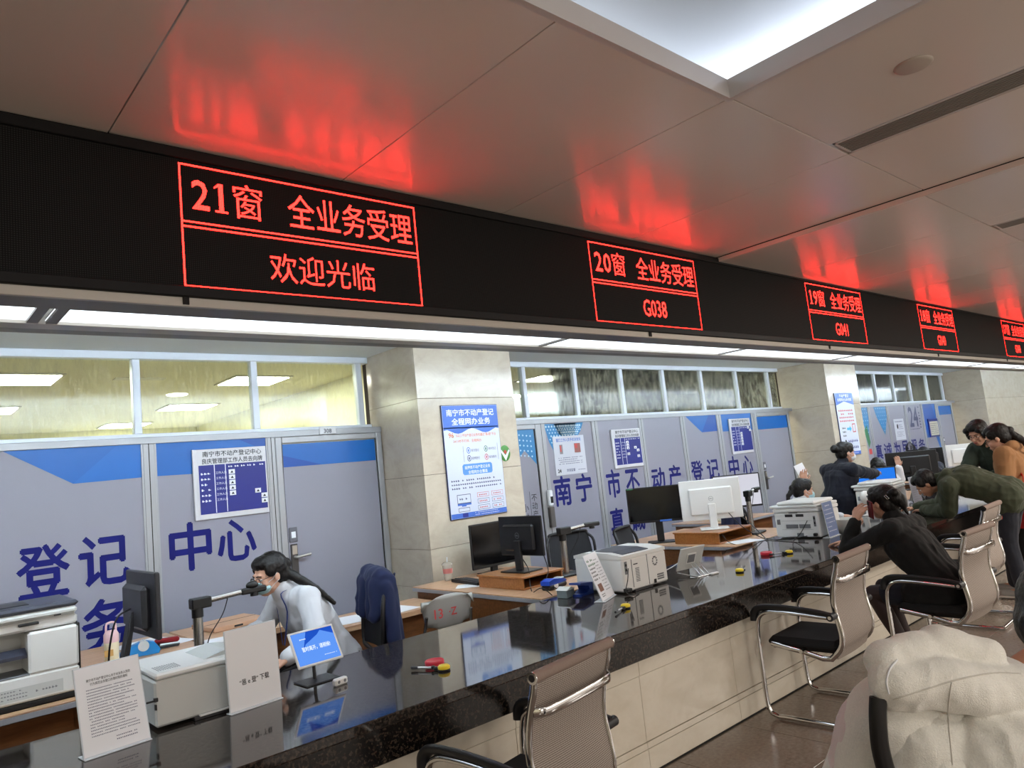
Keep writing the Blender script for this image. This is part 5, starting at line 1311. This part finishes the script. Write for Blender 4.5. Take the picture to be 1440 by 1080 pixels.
def hand(mb, W, d, nrm, thumb_side, s=1.0, curl=.35):
    """W wrist, d direction, nrm palm normal (fingers curl towards it), thumb_side +-1 along d x nrm"""
    W = V(W); d = V(d).normalized(); nrm = V(nrm); nrm = (nrm-d*nrm.dot(d)).normalized(); sd = d.cross(nrm)*thumb_side
    for k, (off, L) in enumerate(((.032, .068), (.011, .078), (-.011, .072), (-.031, .056))):
        base = W+d*.082*s+sd*off*s
        cap(mb, W+sd*off*.55*s+d*.012, base, .015*s, .0115*s, 10)
        p = base; ang = curl*.5+.05*k; dirv = (d+sd*off*1.5).normalized()
        for j, q in enumerate((.46, .31, .23)):
            a = ang+curl*.75*j
            dv = (dirv*math.cos(a)+nrm*math.sin(a)).normalized(); p2 = p+dv*L*q*s
            cap(mb, p, p2, (.0088-.001*j)*s, (.0080-.001*j)*s, 10); p = p2
    b0 = W+d*.022*s+sd*.022*s; b1 = b0+(d*.55+sd*.75+nrm*.25).normalized()*.040*s; b2 = b1+(d*.9+sd*.25+nrm*.3).normalized()*.032*s
    cap(mb, b0, b1, .0145*s, .0105*s, 10); cap(mb, b1, b2, .0105*s, .0085*s, 10)
def human(label, J, top, bottom, hair='short', mask=None, glasses=False, vox=.006, hs=1.0, shoes=None, skin=None, group=None, top_name='jacket', bottom_name='trousers', sleeve=1.0, sleeve_end=1.0, collar=True, legs_skin=None, female=True, wr=.010, root=None, hood=False, bulk=1.0, tailpts=None, coat=0, lanyard=False, hands=True):
    rp = V(root or (J['pel'][0], J['pel'][1], 0))
    t = thing('person', label, 'person', rp, group=group)
    skin = skin or SKIN
    g = {k: V(v) for k, v in J.items() if k not in ('f', 'u') and isinstance(v, (tuple, list))}
    T = MB(Matrix.Translation(-rp))
    def nb(): return MB(Matrix.Translation(-rp))
    pel, chest, neck, head = g['pel'], g['chest'], g['neck'], g['head']
    sL, sR = g['shL'], g['shR']; hL, hR = g['hipL'], g['hipR']
    F = frame(J['f'], J.get('u', (0, 0, 1))); R3 = F
    side = (sR-sL).normalized(); waist = (pel*.55+chest*.45)
    def torso(m, k=0.0, sc=1.0):
        w_ = .85 if female else 1.0
        for s_, hp, sh in ((-1, hL, sL), (1, hR, sR)):
            mid = waist+side*s_*.075*w_*sc; cs = chest+side*s_*.085*w_*sc
            cap(m, hp+(pel-hp)*.2, mid, (.115+k)*sc, (.098+k)*sc); cap(m, mid, cs, (.098+k)*sc, (.118+k)*sc); cap(m, cs, sh+(neck-sh)*.35-(neck-chest).normalized()*.03, (.112+k)*sc, (.068+k)*sc)
        cap(m, pel, waist, (.125+k)*sc, (.105+k)*sc); cap(m, waist, chest, (.105+k)*sc, (.125+k)*sc); cap(m, sL, sR, (.058+k)*sc)
        cap(m, chest, neck-(neck-chest)*.25, (.12+k)*sc, (.075+k)*sc)
    # ---- body
    b = nb(); torso(b, -.012)
    cap(b, neck-(neck-chest).normalized()*.03, head-R3 @ V((0, .02, .07))*hs, .052*hs, .050*hs)
    hd = lambda x, y, z: head+R3 @ (V((x, y, z))*hs)
    def el(c, r): b.ell(hd(*c), tuple(q*hs for q in r), mDUM, 20, 14, R=R3)
    el((0, -.018, .035), (.074, .092, .082)); el((0, .022, -.02), (.062, .066, .088)); el((0, .045, -.075), (.036, .040, .036)); el((.034, .055, -.03), (.026, .026, .028)); el((-.034, .055, -.03), (.026, .026, .028))
    cap(b, hd(0, .080, .012), hd(0, .102, -.026), .007*hs, .0125*hs); cap(b, hd(-.032, .074, .024), hd(.032, .074, .024), .010*hs)
    cap(b, hd(-.018, .083, -.058), hd(.018, .083, -.058), .0085*hs)
    for s_ in (-1, 1):
        b.ell(hd(s_*.074, -.008, -.008), (.010*hs, .019*hs, .030*hs), mDUM, 12, 10, R=R3)
    for s_, S in ((-1, 'L'), (1, 'R')):
        sh, e, w2 = g['sh'+S], g['el'+S], g['wr'+S]
        chain(b, [sh, e], [.046, .038]); chain(b, [e, w2], [.038, .025])
        hdv = V(J.get('hd'+S, (w2-e))); nn = V(J.get('hn'+S, (0, 0, -1)))
        if hands: hand(b, w2, hdv, nn, J.get('ts'+S, s_), hs, J.get('curl'+S, .35))
        hp, kn, an = g['hip'+S], g['kn'+S], g['an'+S]
        chain(b, [hp, kn], [.080, .052]); chain(b, [kn, (kn*.65+an*.35), an], [.052, .053, .034])
        ft = V(J.get('ft'+S, J.get('ft', (0, 1, 0)))).normalized()
        cap(b, an-V((0, 0, .03)), an+ft*.13-V((0, 0, .045)), .036, .028)
    remesh(b, 'body', skin, vox, t, 4)
    # ---- eyes, brows, lips
    iris = mat('iris_dark', (20, 14, 12), rough=.15); ew = mat('eye_white', (220, 214, 208), rough=.3)
    e_ = nb()
    for s_ in (-1, 1):
        e_.ell(hd(s_*.030, .071, -.001), (.0135*hs, .010*hs, .0075*hs), ew, 12, 8, R=R3); e_.ell(hd(s_*.030, .0785, -.001), (.0055*hs, .004*hs, .0055*hs), iris, 10, 8, R=R3)
    e_.build('eyes', t)
    e_ = nb()
    for s_ in (-1, 1): e_.tube([hd(s_*.046, .072, .020), hd(s_*.030, .0835, .026), hd(s_*.014, .086, .022)], .003*hs, HAIR, 6)
    e_.build('eyebrows', t)
    if not mask:
        e_ = nb(); e_.ell(hd(0, .0895, -.0575), (.021*hs, .006*hs, .007*hs), mat('lip', (176, 96, 90), rough=.4), 14, 8, R=R3); e_.build('lips', t)
    # ---- top
    b = nb(); k = .014*bulk; torso(b, k)
    for S in 'LR':
        sh, e, w2 = g['sh'+S], g['el'+S], g['wr'+S]
        we = e+(w2-e)*.93*sleeve_end
        chain(b, [sh, e, we], [(.060+k*.6)*sleeve, (.050+k*.5)*sleeve, (.036+k*.4)*sleeve])
    if coat:
        for S in 'LR': cap(b, g['hip'+S], g['hip'+S]+(g['kn'+S]-g['hip'+S])*coat, .115+k, .10+k)
        cap(b, (hL+hR)/2, (hL+hR)/2+((g['knL']+g['knR'])/2-(hL+hR)/2)*coat, .12+k, .10+k)
    if collar: cap(b, neck-(neck-chest).normalized()*.02, neck+(head-neck)*.22, .066+k*.4, .060+k*.3)
    if hood: 
        bk = neck-R3 @ V((0, .07, 0)); cap(b, bk+side*-.07, bk+side*.07, .05); cap(b, bk+side*-.09, neck+side*-.07, .04); cap(b, bk+side*.09, neck+side*.07, .04)
    o_top = remesh(b, top_name, top, max(vox, .006), t, 5, wr, 9, seed=len(label))
    # ---- bottom
    b = nb()
    cap(b, pel, waist, .132, .110); cap(b, hL, hR, .120)
    if bottom_name == 'skirt':
        for S in 'LR': cap(b, g['hip'+S], g['hip'+S]+(g['kn'+S]-g['hip'+S])*.75, .100, .078)
    else:
        for S in 'LR':
            hp, kn, an = g['hip'+S], g['kn'+S], g['an'+S]; chain(b, [hp, kn, an+V((0, 0, .0))], [.100, .070, .055])
    remesh(b, bottom_name, bottom, max(vox, .007), t, 4, .006, 10, seed=7)
    if legs_skin:
        b = nb()
        for S in 'LR': chain(b, [g['hip'+S], g['kn'+S], g['kn'+S]*.65+g['an'+S]*.35, g['an'+S]], [.084, .056, .057, .038])
        remesh(b, 'tights', legs_skin, .007, t, 4)
    # ---- shoes
    sm = shoes or P_black
    for S in 'LR':
        an = g['an'+S]; ft = V(J.get('ft'+S, J.get('ft', (0, 1, 0)))).normalized(); zf = max(.0, an.z-.085)
        b = nb(); A = V((an.x, an.y, zf+.04)); cap(b, A-ft*.03, A+ft*.15-V((0, 0, .005)), .044, .036); cap(b, A, A+V((0, 0, .04)), .042, .044)
        remesh(b, 'shoe', sm, .007, t, 4)
        b = nb(); M0 = frame(ft); 
        q = MB(Matrix.Translation(-rp) @ Matrix.Translation((A.x, A.y, zf)) @ M0.to_4x4()); q.box((-.042, -.075, 0), (.042, .185, .022), mat('shoe_sole', (188, 184, 176), rough=.6), b=.010); q.build('shoe_sole', t)
    # ---- hair
    b = nb()
    def eh(c, r): b.ell(hd(*c), tuple(q*hs for q in r), HAIR, 20, 14, R=R3)
    eh((0, -.034, .040), (.086, .092, .090)); eh((0, .010, .080), (.074, .072, .046)); eh((0, -.055, -.01), (.076, .062, .075))
    for s_ in (-1, 1): eh((s_*.068, .010, .045), (.020, .045, .045)); 
    if hair in ('short_f', 'bob'):
        for s_ in (-1, 1): eh((s_*.078, .012, .01), (.020, .045, .07)); eh((s_*.06, .058, .062), (.03, .028, .03))
    if hair == 'bun': eh((0, -.135, .045), (.046, .042, .046)); eh((0, -.10, .04), (.04, .04, .04))
    if hair == 'clip': eh((.0, -.11, .03), (.055, .05, .06)); eh((.02, -.145, -.01), (.03, .03, .06)); eh((-.03, -.13, .06), (.03, .04, .03)); cap(b, hd(.01, -.14, -.02), hd(.03, -.155, -.10), .02*hs, .008*hs)
    if hair == 'pony': eh((0, -.12, .02), (.035, .035, .035))
    if tailpts:
        tp = [V(p) for p in tailpts]; chain(b, tp, [.034*hs-.022*hs*i/(len(tp)-1) for i in range(len(tp))])
    remesh(b, 'hair', HAIR, .006, t, 3, .005, 30, 3)
    if hair in ('pony',):
        b = nb(); c = hd(0, -.105, .02); b.ell(c, (.03, .012, .03), mat('hair_tie', (90, 90, 96), rough=.5), 14, 8, R=R3); b.build('hair_tie', t)
    if hair == 'clip':
        b = nb(); b.tube([hd(-.075, -.085, .045), hd(-.078, -.105, .02), hd(-.07, -.115, .025), hd(-.068, -.095, .05), hd(-.075, -.085, .045)], .003, M_steel, 6); b.build('hair_clip', t)
    if mask:
        b = nb(); mk = mat('mask_'+mask, (168, 208, 216) if mask == 'blue' else (222, 226, 230), rough=.7)
        b.ell(hd(0, .052, -.048), (.058*hs, .060*hs, .046*hs), mk, 22, 14, R=R3); b.ell(hd(0, .085, -.035), (.026*hs, .028*hs, .030*hs), mk, 16, 10, R=R3)
        o = remesh(b, 'face_mask', mk, .004, t, 3)
        b = nb()
        for s_ in (-1, 1):
            b.tube([hd(s_*.050, .060, -.030), hd(s_*.072, .02, -.012), hd(s_*.083, -.008, .016)], .0018*hs, M_white, 5); b.tube([hd(s_*.050, .055, -.075), hd(s_*.070, .02, -.045), hd(s_*.083, -.008, -.03)], .0018*hs, M_white, 5)
        b.build('mask_strap', t)
    if glasses:
        b = nb(); gm = mat('glasses_frame', (30, 26, 26), rough=.3)
        for s_ in (-1, 1):
            c = (s_*.032, .092, -.002); n = 18
            b.tube([hd(c[0]+.024*math.cos(2*math.pi*i/n), c[1]-.10*abs(c[0]+.024*math.cos(2*math.pi*i/n))**1.0*.25, c[2]+.017*math.sin(2*math.pi*i/n)) for i in range(n+1)], .0018*hs, gm, 5)
            b.tube([hd(s_*.056, .088, .004), hd(s_*.076, .03, .006), hd(s_*.080, -.01, .002)], .0018*hs, gm, 5)
        b.tube([hd(-.009, .094, .002), hd(.009, .094, .002)], .0018*hs, gm, 5)
        b.build('glasses', t)
    if lanyard:
        b = nb(); lm = mat('lanyard_blue', (60, 78, 140), rough=.6)
        nf = V(J['f']); nf.z = 0; nf.normalize()
        for s_ in (-1, 1):
            p0 = neck+side*s_*.06; p1 = chest+side*s_*.07+nf*.15+V((0, 0, .04)); p2 = chest+side*s_*.012+nf*.155-V((0, 0, .16))
            b.tube(spline([p0-nf*.03+V((0, 0, .02)), p0+nf*.05, p1, p2], 4), 1, lm, 6, flat=(.007, .002))
        b.build('lanyard', t)
    return t, hd, R3
C = lambda n, c, **k: mat(n, c, rough=.85, sheen=.05, bump=.12, bump_scale=300, **k)
navy = C('cloth_navy', (14, 17, 32)); blk = C('cloth_black', (5, 5, 7)); wht = C('cloth_white', (206, 208, 214)); grn = C('cloth_olive', (58, 64, 46)); grn2 = C('cloth_green', (44, 56, 46)); org = C('cloth_tan_orange', (150, 108, 70)); jeans = C('cloth_dark_trousers', (34, 37, 47)); lblue = C('cloth_pale_blue', (168, 184, 214)); tight = mat('tights_dark', (50, 34, 34), rough=.6)

# 1 clerk at the left, leaning towards the document camera
human('clerk in white jacket and face mask leaning towards the document camera at the left', dict(
    pel=(2.22, 4.40, .56), chest=(2.02, 4.36, .86), neck=(1.885, 4.33, 1.01), head=(1.795, 4.32, 1.125), f=(-1, -.12, -.25), shL=(1.96, 4.17, .965), shR=(1.96, 4.52, .97),
    elL=(1.93, 4.03, .76), wrL=(1.72, 3.98, .70), elR=(1.86, 4.60, .78), wrR=(1.64, 4.50, .77), hipL=(2.24, 4.31, .52), hipR=(2.24, 4.49, .52), knL=(1.85, 4.28, .50), knR=(1.85, 4.52, .50), anL=(1.88, 4.26, .09), anR=(1.88, 4.54, .09), ft=(-1, 0, 0), hnL=(0, 0, -1)),
    wht, blk, hair='pony', mask='blue', glasses=True, vox=.005, lanyard=True, wr=.012, tailpts=[(1.885, 4.31, 1.135), (1.95, 4.25, 1.075), (2.04, 4.20, 1.0), (2.12, 4.16, .91)])
# 2 woman in black on the phone
t, hd, R3 = human('seated woman in black coat holding a red phone to her ear at the counter', dict(
    pel=(5.34, 1.86, .53), chest=(5.36, 2.06, .80), neck=(5.38, 2.14, .965), head=(5.40, 2.22, 1.09), f=(.25, 1, -.12), shL=(5.21, 2.11, .925), shR=(5.55, 2.08, .92),
    elL=(5.20, 2.43, .78), wrL=(5.275, 2.375, .985), hdL=(.10, -.45, .75), hnL=(.8, -.3, -.2), tsL=1, curlL=.7, elR=(5.62, 2.42, .79), wrR=(5.68, 2.64, .772), hdR=(.02, 1, -.05), hnR=(0, 0, -1), tsR=1,
    hipL=(5.25, 1.86, .51), hipR=(5.43, 1.86, .51), knL=(5.22, 2.30, .49), knR=(5.42, 2.31, .50), anL=(5.30, 2.16, .09), anR=(5.48, 2.22, .09), ft=(0, 1, 0)),
    blk, navy, hair='clip', vox=.005, bottom_name='skirt', top_name='coat', legs_skin=tight, coat=.35, hs=.98, wr=.010)
ph = MB(); 
pc = V((5.292, 2.262, 1.055)); ax = V((.05, -.30, .9)).normalized(); MR = frame(V((.8, -.62, .1)), ax)
ph.M = Matrix.Translation(pc) @ MR.to_4x4(); ph.box((-.030, -.005, -.064), (.030, .004, .064), mat('phone_red', (92, 16, 26), rough=.3), b=.004); ph.box((-.025, -.008, .03), (-.004, -.004, .058), P_black, b=.002)
tag(ph.build('mobile_phone'), 'dark red mobile phone held to the ear of the woman in black', 'phone')
# 3 bending man in the olive jacket
human('man in olive and grey jacket bending over the counter with his forearms on it', dict(
    pel=(7.70, 2.06, .93), chest=(7.66, 2.36, 1.055), neck=(7.56, 2.53, 1.085), head=(7.50, 2.66, 1.055), f=(-.25, .75, -.75), u=(-.3, .5, .8), shL=(7.42, 2.44, 1.03), shR=(7.80, 2.52, 1.05),
    elL=(7.50, 2.50, .800), wrL=(7.72, 2.79, .785), hdL=(.5, .8, 0), hnL=(0, 0, -1), tsL=-1, elR=(8.0, 2.72, .81), wrR=(7.98, 2.95, .785), hdR=(-.1, 1, 0), tsR=1, hipL=(7.60, 2.05, .90), hipR=(7.80, 2.05, .90), knL=(7.63, 2.10, .50), knR=(7.86, 2.16, .50), anL=(7.64, 2.06, .09), anR=(7.90, 2.18, .09), ft=(-.1, 1, 0)),
    grn, jeans, hair='short', female=False, vox=.006, shoes=mat('shoe_grey', (150, 146, 142), rough=.7), skin=SKIN_B, hood=True, bulk=1.6, sleeve=1.15, coat=.12, wr=.014)
# 4 woman in tan-orange hoodie
human('woman in tan-orange hoodie and glasses with a long dark ponytail standing behind the bending man', dict(
    pel=(8.25, 2.10, .86), chest=(8.24, 2.12, 1.14), neck=(8.22, 2.14, 1.30), head=(8.19, 2.20, 1.405), f=(-.15, 1, -.40), shL=(8.06, 2.13, 1.245), shR=(8.42, 2.12, 1.245),
    elL=(8.0, 2.14, 1.0), wrL=(8.05, 2.32, .98), elR=(8.46, 2.15, 1.0), wrR=(8.36, 2.35, 1.0), hipL=(8.16, 2.10, .84), hipR=(8.34, 2.10, .84), knL=(8.17, 2.13, .47), knR=(8.33, 2.13, .47), anL=(8.17, 2.10, .09), anR=(8.33, 2.12, .09), ft=(0, 1, 0)),
    org, blk, hair='pony', glasses=True, vox=.007, hs=1.08, hood=True, bulk=1.5, sleeve=1.25, tailpts=[(8.2, 2.07, 1.43), (8.22, 1.99, 1.36), (8.25, 1.95, 1.24), (8.27, 1.95, 1.12)])
# 5 woman in the green jacket
human('woman in dark green jacket and glasses looking down beside the white all-in-one computer', dict(
    pel=(8.88, 2.30, .90), chest=(8.80, 2.38, 1.18), neck=(8.72, 2.43, 1.35), head=(8.63, 2.48, 1.465), f=(-.85, .25, -.42), shL=(8.70, 2.24, 1.29), shR=(8.80, 2.58, 1.29),
    elL=(8.56, 2.24, 1.05), wrL=(8.42, 2.40, 1.03), elR=(8.64, 2.66, 1.05), wrR=(8.46, 2.62, 1.03), hipL=(8.84, 2.17, .88), hipR=(8.86, 2.33, .88), knL=(8.78, 2.19, .48), knR=(8.82, 2.33, .48), anL=(8.80, 2.19, .09), anR=(8.84, 2.33, .09), ft=(-1, .2, 0)),
    grn2, jeans, hair='short_f', glasses=True, vox=.007, hs=1.06, bulk=1.4, sleeve=1.15)
# 6 pale blue shirt at the right edge
human('person in pale blue shirt at the right edge of the picture behind the others', dict(
    pel=(9.75, 2.10, .88), chest=(9.75, 2.14, 1.18), neck=(9.80, 2.12, 1.36), head=(9.86, 2.04, 1.49), f=(.5, -.6, -.3), shL=(9.56, 2.24, 1.29), shR=(9.94, 2.10, 1.31),
    elL=(9.5, 2.24, 1.04), wrL=(9.55, 2.45, 1.0), elR=(10.0, 2.24, 1.04), wrR=(9.95, 2.45, 1.0), hipL=(9.65, 2.14, .86), hipR=(9.85, 2.14, .86), knL=(9.66, 2.17, .47), knR=(9.84, 2.17, .47), anL=(9.66, 2.14, .09), anR=(9.84, 2.14, .09), ft=(0, 1, 0)),
    lblue, jeans, hair='short', vox=.009, female=False, bulk=1.2)
# 7 woman in navy suit standing behind the counter
human('masked woman in navy suit with hair bun standing behind the counter, back turned', dict(
    pel=(8.28, 3.86, .90), chest=(8.34, 3.84, 1.10), neck=(8.38, 3.82, 1.265), head=(8.43, 3.78, 1.385), f=(.80, -.62, -.10), shL=(8.40, 4.02, 1.20), shR=(8.26, 3.66, 1.20),
    elL=(8.60, 4.10, 1.0), wrL=(8.85, 4.05, .95), elR=(8.58, 3.60, 1.12), wrR=(8.92, 3.68, 1.11), hipL=(8.30, 3.95, .87), hipR=(8.26, 3.77, .87), knL=(8.32, 3.95, .47), knR=(8.28, 3.78, .47), anL=(8.30, 3.95, .09), anR=(8.26, 3.78, .09), ft=(1, -.2, 0)),
    navy, navy, hair='bun', mask='white', vox=.006, bulk=1.4, coat=.5, top_name='suit_jacket', wr=.010)
# 8 seated masked clerk in white
human('seated clerk in white shirt and pale blue mask behind the third counter printer', dict(
    pel=(7.32, 3.92, .50), chest=(7.36, 3.88, .78), neck=(7.38, 3.86, .93), head=(7.42, 3.83, 1.055), f=(.72, -.70, -.12), shL=(7.46, 4.02, .88), shR=(7.24, 3.74, .88),
    elL=(7.66, 4.04, .92), wrL=(7.62, 3.92, 1.13), hdL=(-.1, -.15, 1), hnL=(-.6, -.6, 0), tsL=1, elR=(7.22, 3.56, .80), wrR=(7.28, 3.34, .785), hdR=(.3, -1, 0), tsR=1, curlR=.8, hipL=(7.38, 4.0, .48), hipR=(7.26, 3.86, .48), knL=(7.70, 3.82, .48), knR=(7.52, 3.66, .48), anL=(7.74, 3.80, .09), anR=(7.54, 3.66, .09), ft=(.7, -.7, 0)),
    wht, blk, hair='pony', mask='blue', vox=.005, top_name='shirt', sleeve_end=.75, tailpts=[(7.34, 3.90, 1.08), (7.29, 3.94, 1.02), (7.27, 3.95, .92)])
b = MB(frame(V((-.75, -.62, .1)), V((-.35, .1, .9))).to_4x4()); b.M = Matrix.Translation((7.62, 3.93, 1.26)) @ b.M; b.box((-.05, -.001, -.07), (.05, .001, .07), M_paper)
tag(b.build('paper_slip'), 'white paper slip held up above the masked clerk behind the third printer', 'paper')
# 9, 10 far clerks
human('far clerk with black hair bent behind the blue lit monitor, hand raised', dict(
    pel=(10.55, 4.45, .50), chest=(10.5, 4.38, .80), neck=(10.42, 4.30, .98), head=(10.36, 4.24, 1.10), f=(-.6, -.5, -.75), u=(-.5, -.3, .8), shL=(10.34, 4.44, .93), shR=(10.62, 4.22, .93),
    elL=(10.2, 4.4, .82), wrL=(10.15, 4.2, .80), elR=(10.75, 4.12, .90), wrR=(10.70, 4.10, 1.08), hdR=(-.05, 0, 1), hipL=(10.47, 4.5, .48), hipR=(10.63, 4.38, .48), knL=(10.2, 4.2, .48), knR=(10.36, 4.05, .48), anL=(10.2, 4.2, .09), anR=(10.36, 4.05, .09), ft=(-.7, -.7, 0)),
    wht, blk, hair='short_f', vox=.008)
human('far clerk with dark hair seated behind the wide black monitor and wire fan', dict(
    pel=(12.15, 4.35, .52), chest=(12.1, 4.3, .84), neck=(12.05, 4.25, 1.02), head=(12.0, 4.2, 1.15), f=(-.8, -.5, -.35), shL=(12.02, 4.42, .97), shR=(12.18, 4.10, .97),
    elL=(11.85, 4.45, .85), wrL=(11.8, 4.2, .85), elR=(12.0, 4.0, .85), wrR=(11.8, 4.08, 1.05), hipL=(12.1, 4.45, .5), hipR=(12.2, 4.27, .5), knL=(11.75, 4.3, .48), knR=(11.8, 4.1, .48), anL=(11.75, 4.3, .09), anR=(11.8, 4.1, .09), ft=(-1, 0, 0)),
    navy, blk, hair='short_f', glasses=True, vox=.009)
# red shopping bag
t = thing('shopping_bag', 'large red bag hanging from the arm of the woman in the tan-orange hoodie', 'bag', (8.12, 2.06, .56), math.radians(65))
mr2 = mat('bag_red', (196, 24, 34), rough=.6)
b = MB(); b.prism([(-.07, 0), (.07, 0), (.09, .38), (-.09, .38)], 0, -.18, .18, mr2); b.build('bag_body', t)
for s in (-1, 1):
    b = MB(); b.tube(spline([(-.10, s*.09, .37), (-.08, s*.05, .48), (.0, .0, .50), (.08, s*.05, .48), (.10, s*.09, .37)], 5), 1, mr2, 6, flat=(.015, .003)); b.build('handle', t)

M_jk = C('cloth_royal_navy', (14, 26, 64))
drape('hung_jacket', 'navy blue jacket hung over the chair back between the clerk and the column', 2.16, 4.30, math.radians(74), M_jk, .19, 1.04, .52)
drape('hung_jacket', 'dark navy cloth hung over the chair back behind the third counter printer', 6.98, 4.10, math.radians(-155), C('cloth_navy2', (26, 34, 66)), .21, .99, .55, 2)
# 11 foreground person in the pale hoodie
fle = mat('hoodie_fleece', (228, 225, 217), rough=.95, sheen=.4, noise_amt=.05, noise_scale=260, bump=.35, bump_scale=420)
fle2 = mat('hoodie_fleece_pink', (222, 206, 206), rough=.95, sheen=.4, bump=.35, bump_scale=420)
t, hd, R3 = human('person in pale fleece hoodie bowed to the right in the near lower right corner', dict(
    pel=(1.52, .66, .70), chest=(1.57, .56, .94), neck=(1.66, .50, 1.085), head=(1.835, .41, 1.165), f=(.75, -.45, -.5), u=(.5, -.2, .8), shL=(1.47, .645, 1.045), shR=(1.72, .40, .96),
    elL=(1.50, .775, .84), wrL=(1.62, .80, .66), elR=(1.85, .36, .80), wrR=(1.95, .42, .62), hipL=(1.47, .73, .68), hipR=(1.58, .59, .68), knL=(1.60, .80, .38), knR=(1.72, .66, .38), anL=(1.52, .78, .09), anR=(1.64, .64, .09), ft=(.8, .5, 0)),
    fle, jeans, hair='short_f', vox=.006, bulk=1.6, sleeve=1.2, collar=False, wr=.005, top_name='hoodie', skin=SKIN_B)
rp = V((1.52, .66, 0))
b = MB(Matrix.Translation(-rp))
cap(b, (1.57, .50, .94), (1.60, .46, .80), .16, .17); cap(b, (1.47, .60, 1.0), (1.72, .42, .97), .085, .10)
cap(b, (1.392, .612, 1.185), (1.50, .555, 1.190), .034, .036); cap(b, (1.49, .553, 1.200), (1.56, .50, 1.165), .030, .032)
cap(b, (1.375, .60, 1.150), (1.44, .54, 1.145), .038, .040); cap(b, (1.44, .54, 1.145), (1.55, .46, 1.105), .042, .032)
cap(b, (1.385, .602, 1.130), (1.48, .51, 1.125), .030, .040); cap(b, (1.48, .51, 1.125), (1.62, .43, 1.10), .042, .040)
remesh(b, 'hood', fle, .005, t, 6, .006, 14, 5)
from mathutils.bvhtree import BVHTree
hood_o = [o for o in bpy.data.objects if o.parent == t and o.name.split('.')[0] in ('hood', 'hoodie')]
def on_cloth(pts, lift=.0002):
    bvs = [BVHTree.FromPolygons([v.co.copy() for v in o.data.vertices], [tuple(p.vertices) for p in o.data.polygons]) for o in hood_o]
    out = []
    src = V((0, 0, 1.6))-rp
    for p in pts:
        d = (V(p)-rp-src).normalized(); best = None
        for bv in bvs:
            hit = bv.ray_cast(src, d)
            if hit[0] is not None and (best is None or hit[3] < best[1]): best = (hit[0]-d*lift, hit[3])
        if best: out.append(best[0])
    return out
def dense(pts, n=8): return spline(pts, n)
sm_ = mat('hoodie_seam', (200, 195, 187), rough=.95)
for nm_, pp, mm_, rr_ in (('piping', [(1.272, 0.539, 1.223), (1.264, 0.549, 1.21), (1.259, 0.556, 1.19), (1.262, 0.557, 1.169)], M_white, .0018), ('hood_seam', [(1.267, 0.554, 1.159), (1.306, 0.517, 1.17), (1.35, 0.476, 1.181), (1.393, 0.436, 1.185), (1.425, 0.409, 1.179)], sm_, .0014), ('back_seam', [(1.339, 0.486, 1.177), (1.335, 0.497, 1.131), (1.337, 0.502, 1.084), (1.341, 0.506, 1.042)], sm_, .0012)):
    q_ = on_cloth(dense(pp))
    if len(q_) > 2:
        b = MB(); b.tube(q_, rr_, mm_, 6); b.build(nm_, t)
b = MB(Matrix.Translation(-rp)); b.tube(spline([(1.349, .615, 1.13), (1.345, .620, 1.09), (1.35, .625, 1.03), (1.37, .62, .95), (1.40, .60, .85)], 5), 1, P_black, 8, flat=(.016, .010)); b.build('shoulder_strap', t)
b = MB(Matrix.Translation(-rp)); cap(b, (1.46, .68, 1.04), (1.50, .775, .84), .062, .062); cap(b, (1.50, .775, .84), (1.60, .80, .68), .062, .05); remesh(b, 'sleeve', fle2, .006, t, 5, .010, 10, 6)
# ---------------------------------------------------------------- sub-parts hang under the part they belong to
SUB = {'end_cap': 'top_roll', 'edge_piping': 'backrest', 'key': 'case', 'mask_strap': 'face_mask', 'hair_tie': 'hair', 'hair_clip': 'hair', 'grip': 'scanner', 'latch': 'body', 'film_wrap': 'lid',
       'power_plug': 'ports', 'camera_head': 'arm', 'logo': 'housing', 'sticker': 'housing', 'lens': 'head', 'eyes': 'body', 'eyebrows': 'body', 'lips': 'body', 'card_reader': 'door_leaf', 'handle': 'lock_plate', 'lapel': 'cloth', 'red_disc': 'disc', 'leaf_shape': 'disc'}
bn = lambda o: o.name.split('.')[0]
kid = {}
for o in bpy.data.objects:
    if o.parent: kid.setdefault(o.parent, []).append(o)
for top in [o for o in bpy.data.objects if o.parent is None and o in kid]:
    ks = list(kid[top]); last = {}
    for c in ks: last.setdefault(bn(c), c)
    for c in ks:
        p = last.get(SUB.get(bn(c), ''))
        if p is not None and p is not c and p.location.length < 1e-6: c.parent = p
    sf = [c for c in ks if bn(c) == 'side_frame']; pads = [c for c in ks if bn(c) == 'arm_pad']; js = [c for c in ks if bn(c) == 'arm_joint']
    for a, c in zip(sf, pads): c.parent = a
    for a, c in zip(sf, js): c.parent = a
    sh = [c for c in ks if bn(c) == 'shoe']; so = [c for c in ks if bn(c) == 'shoe_sole']
    for a, c in zip(sh, so): c.parent = a
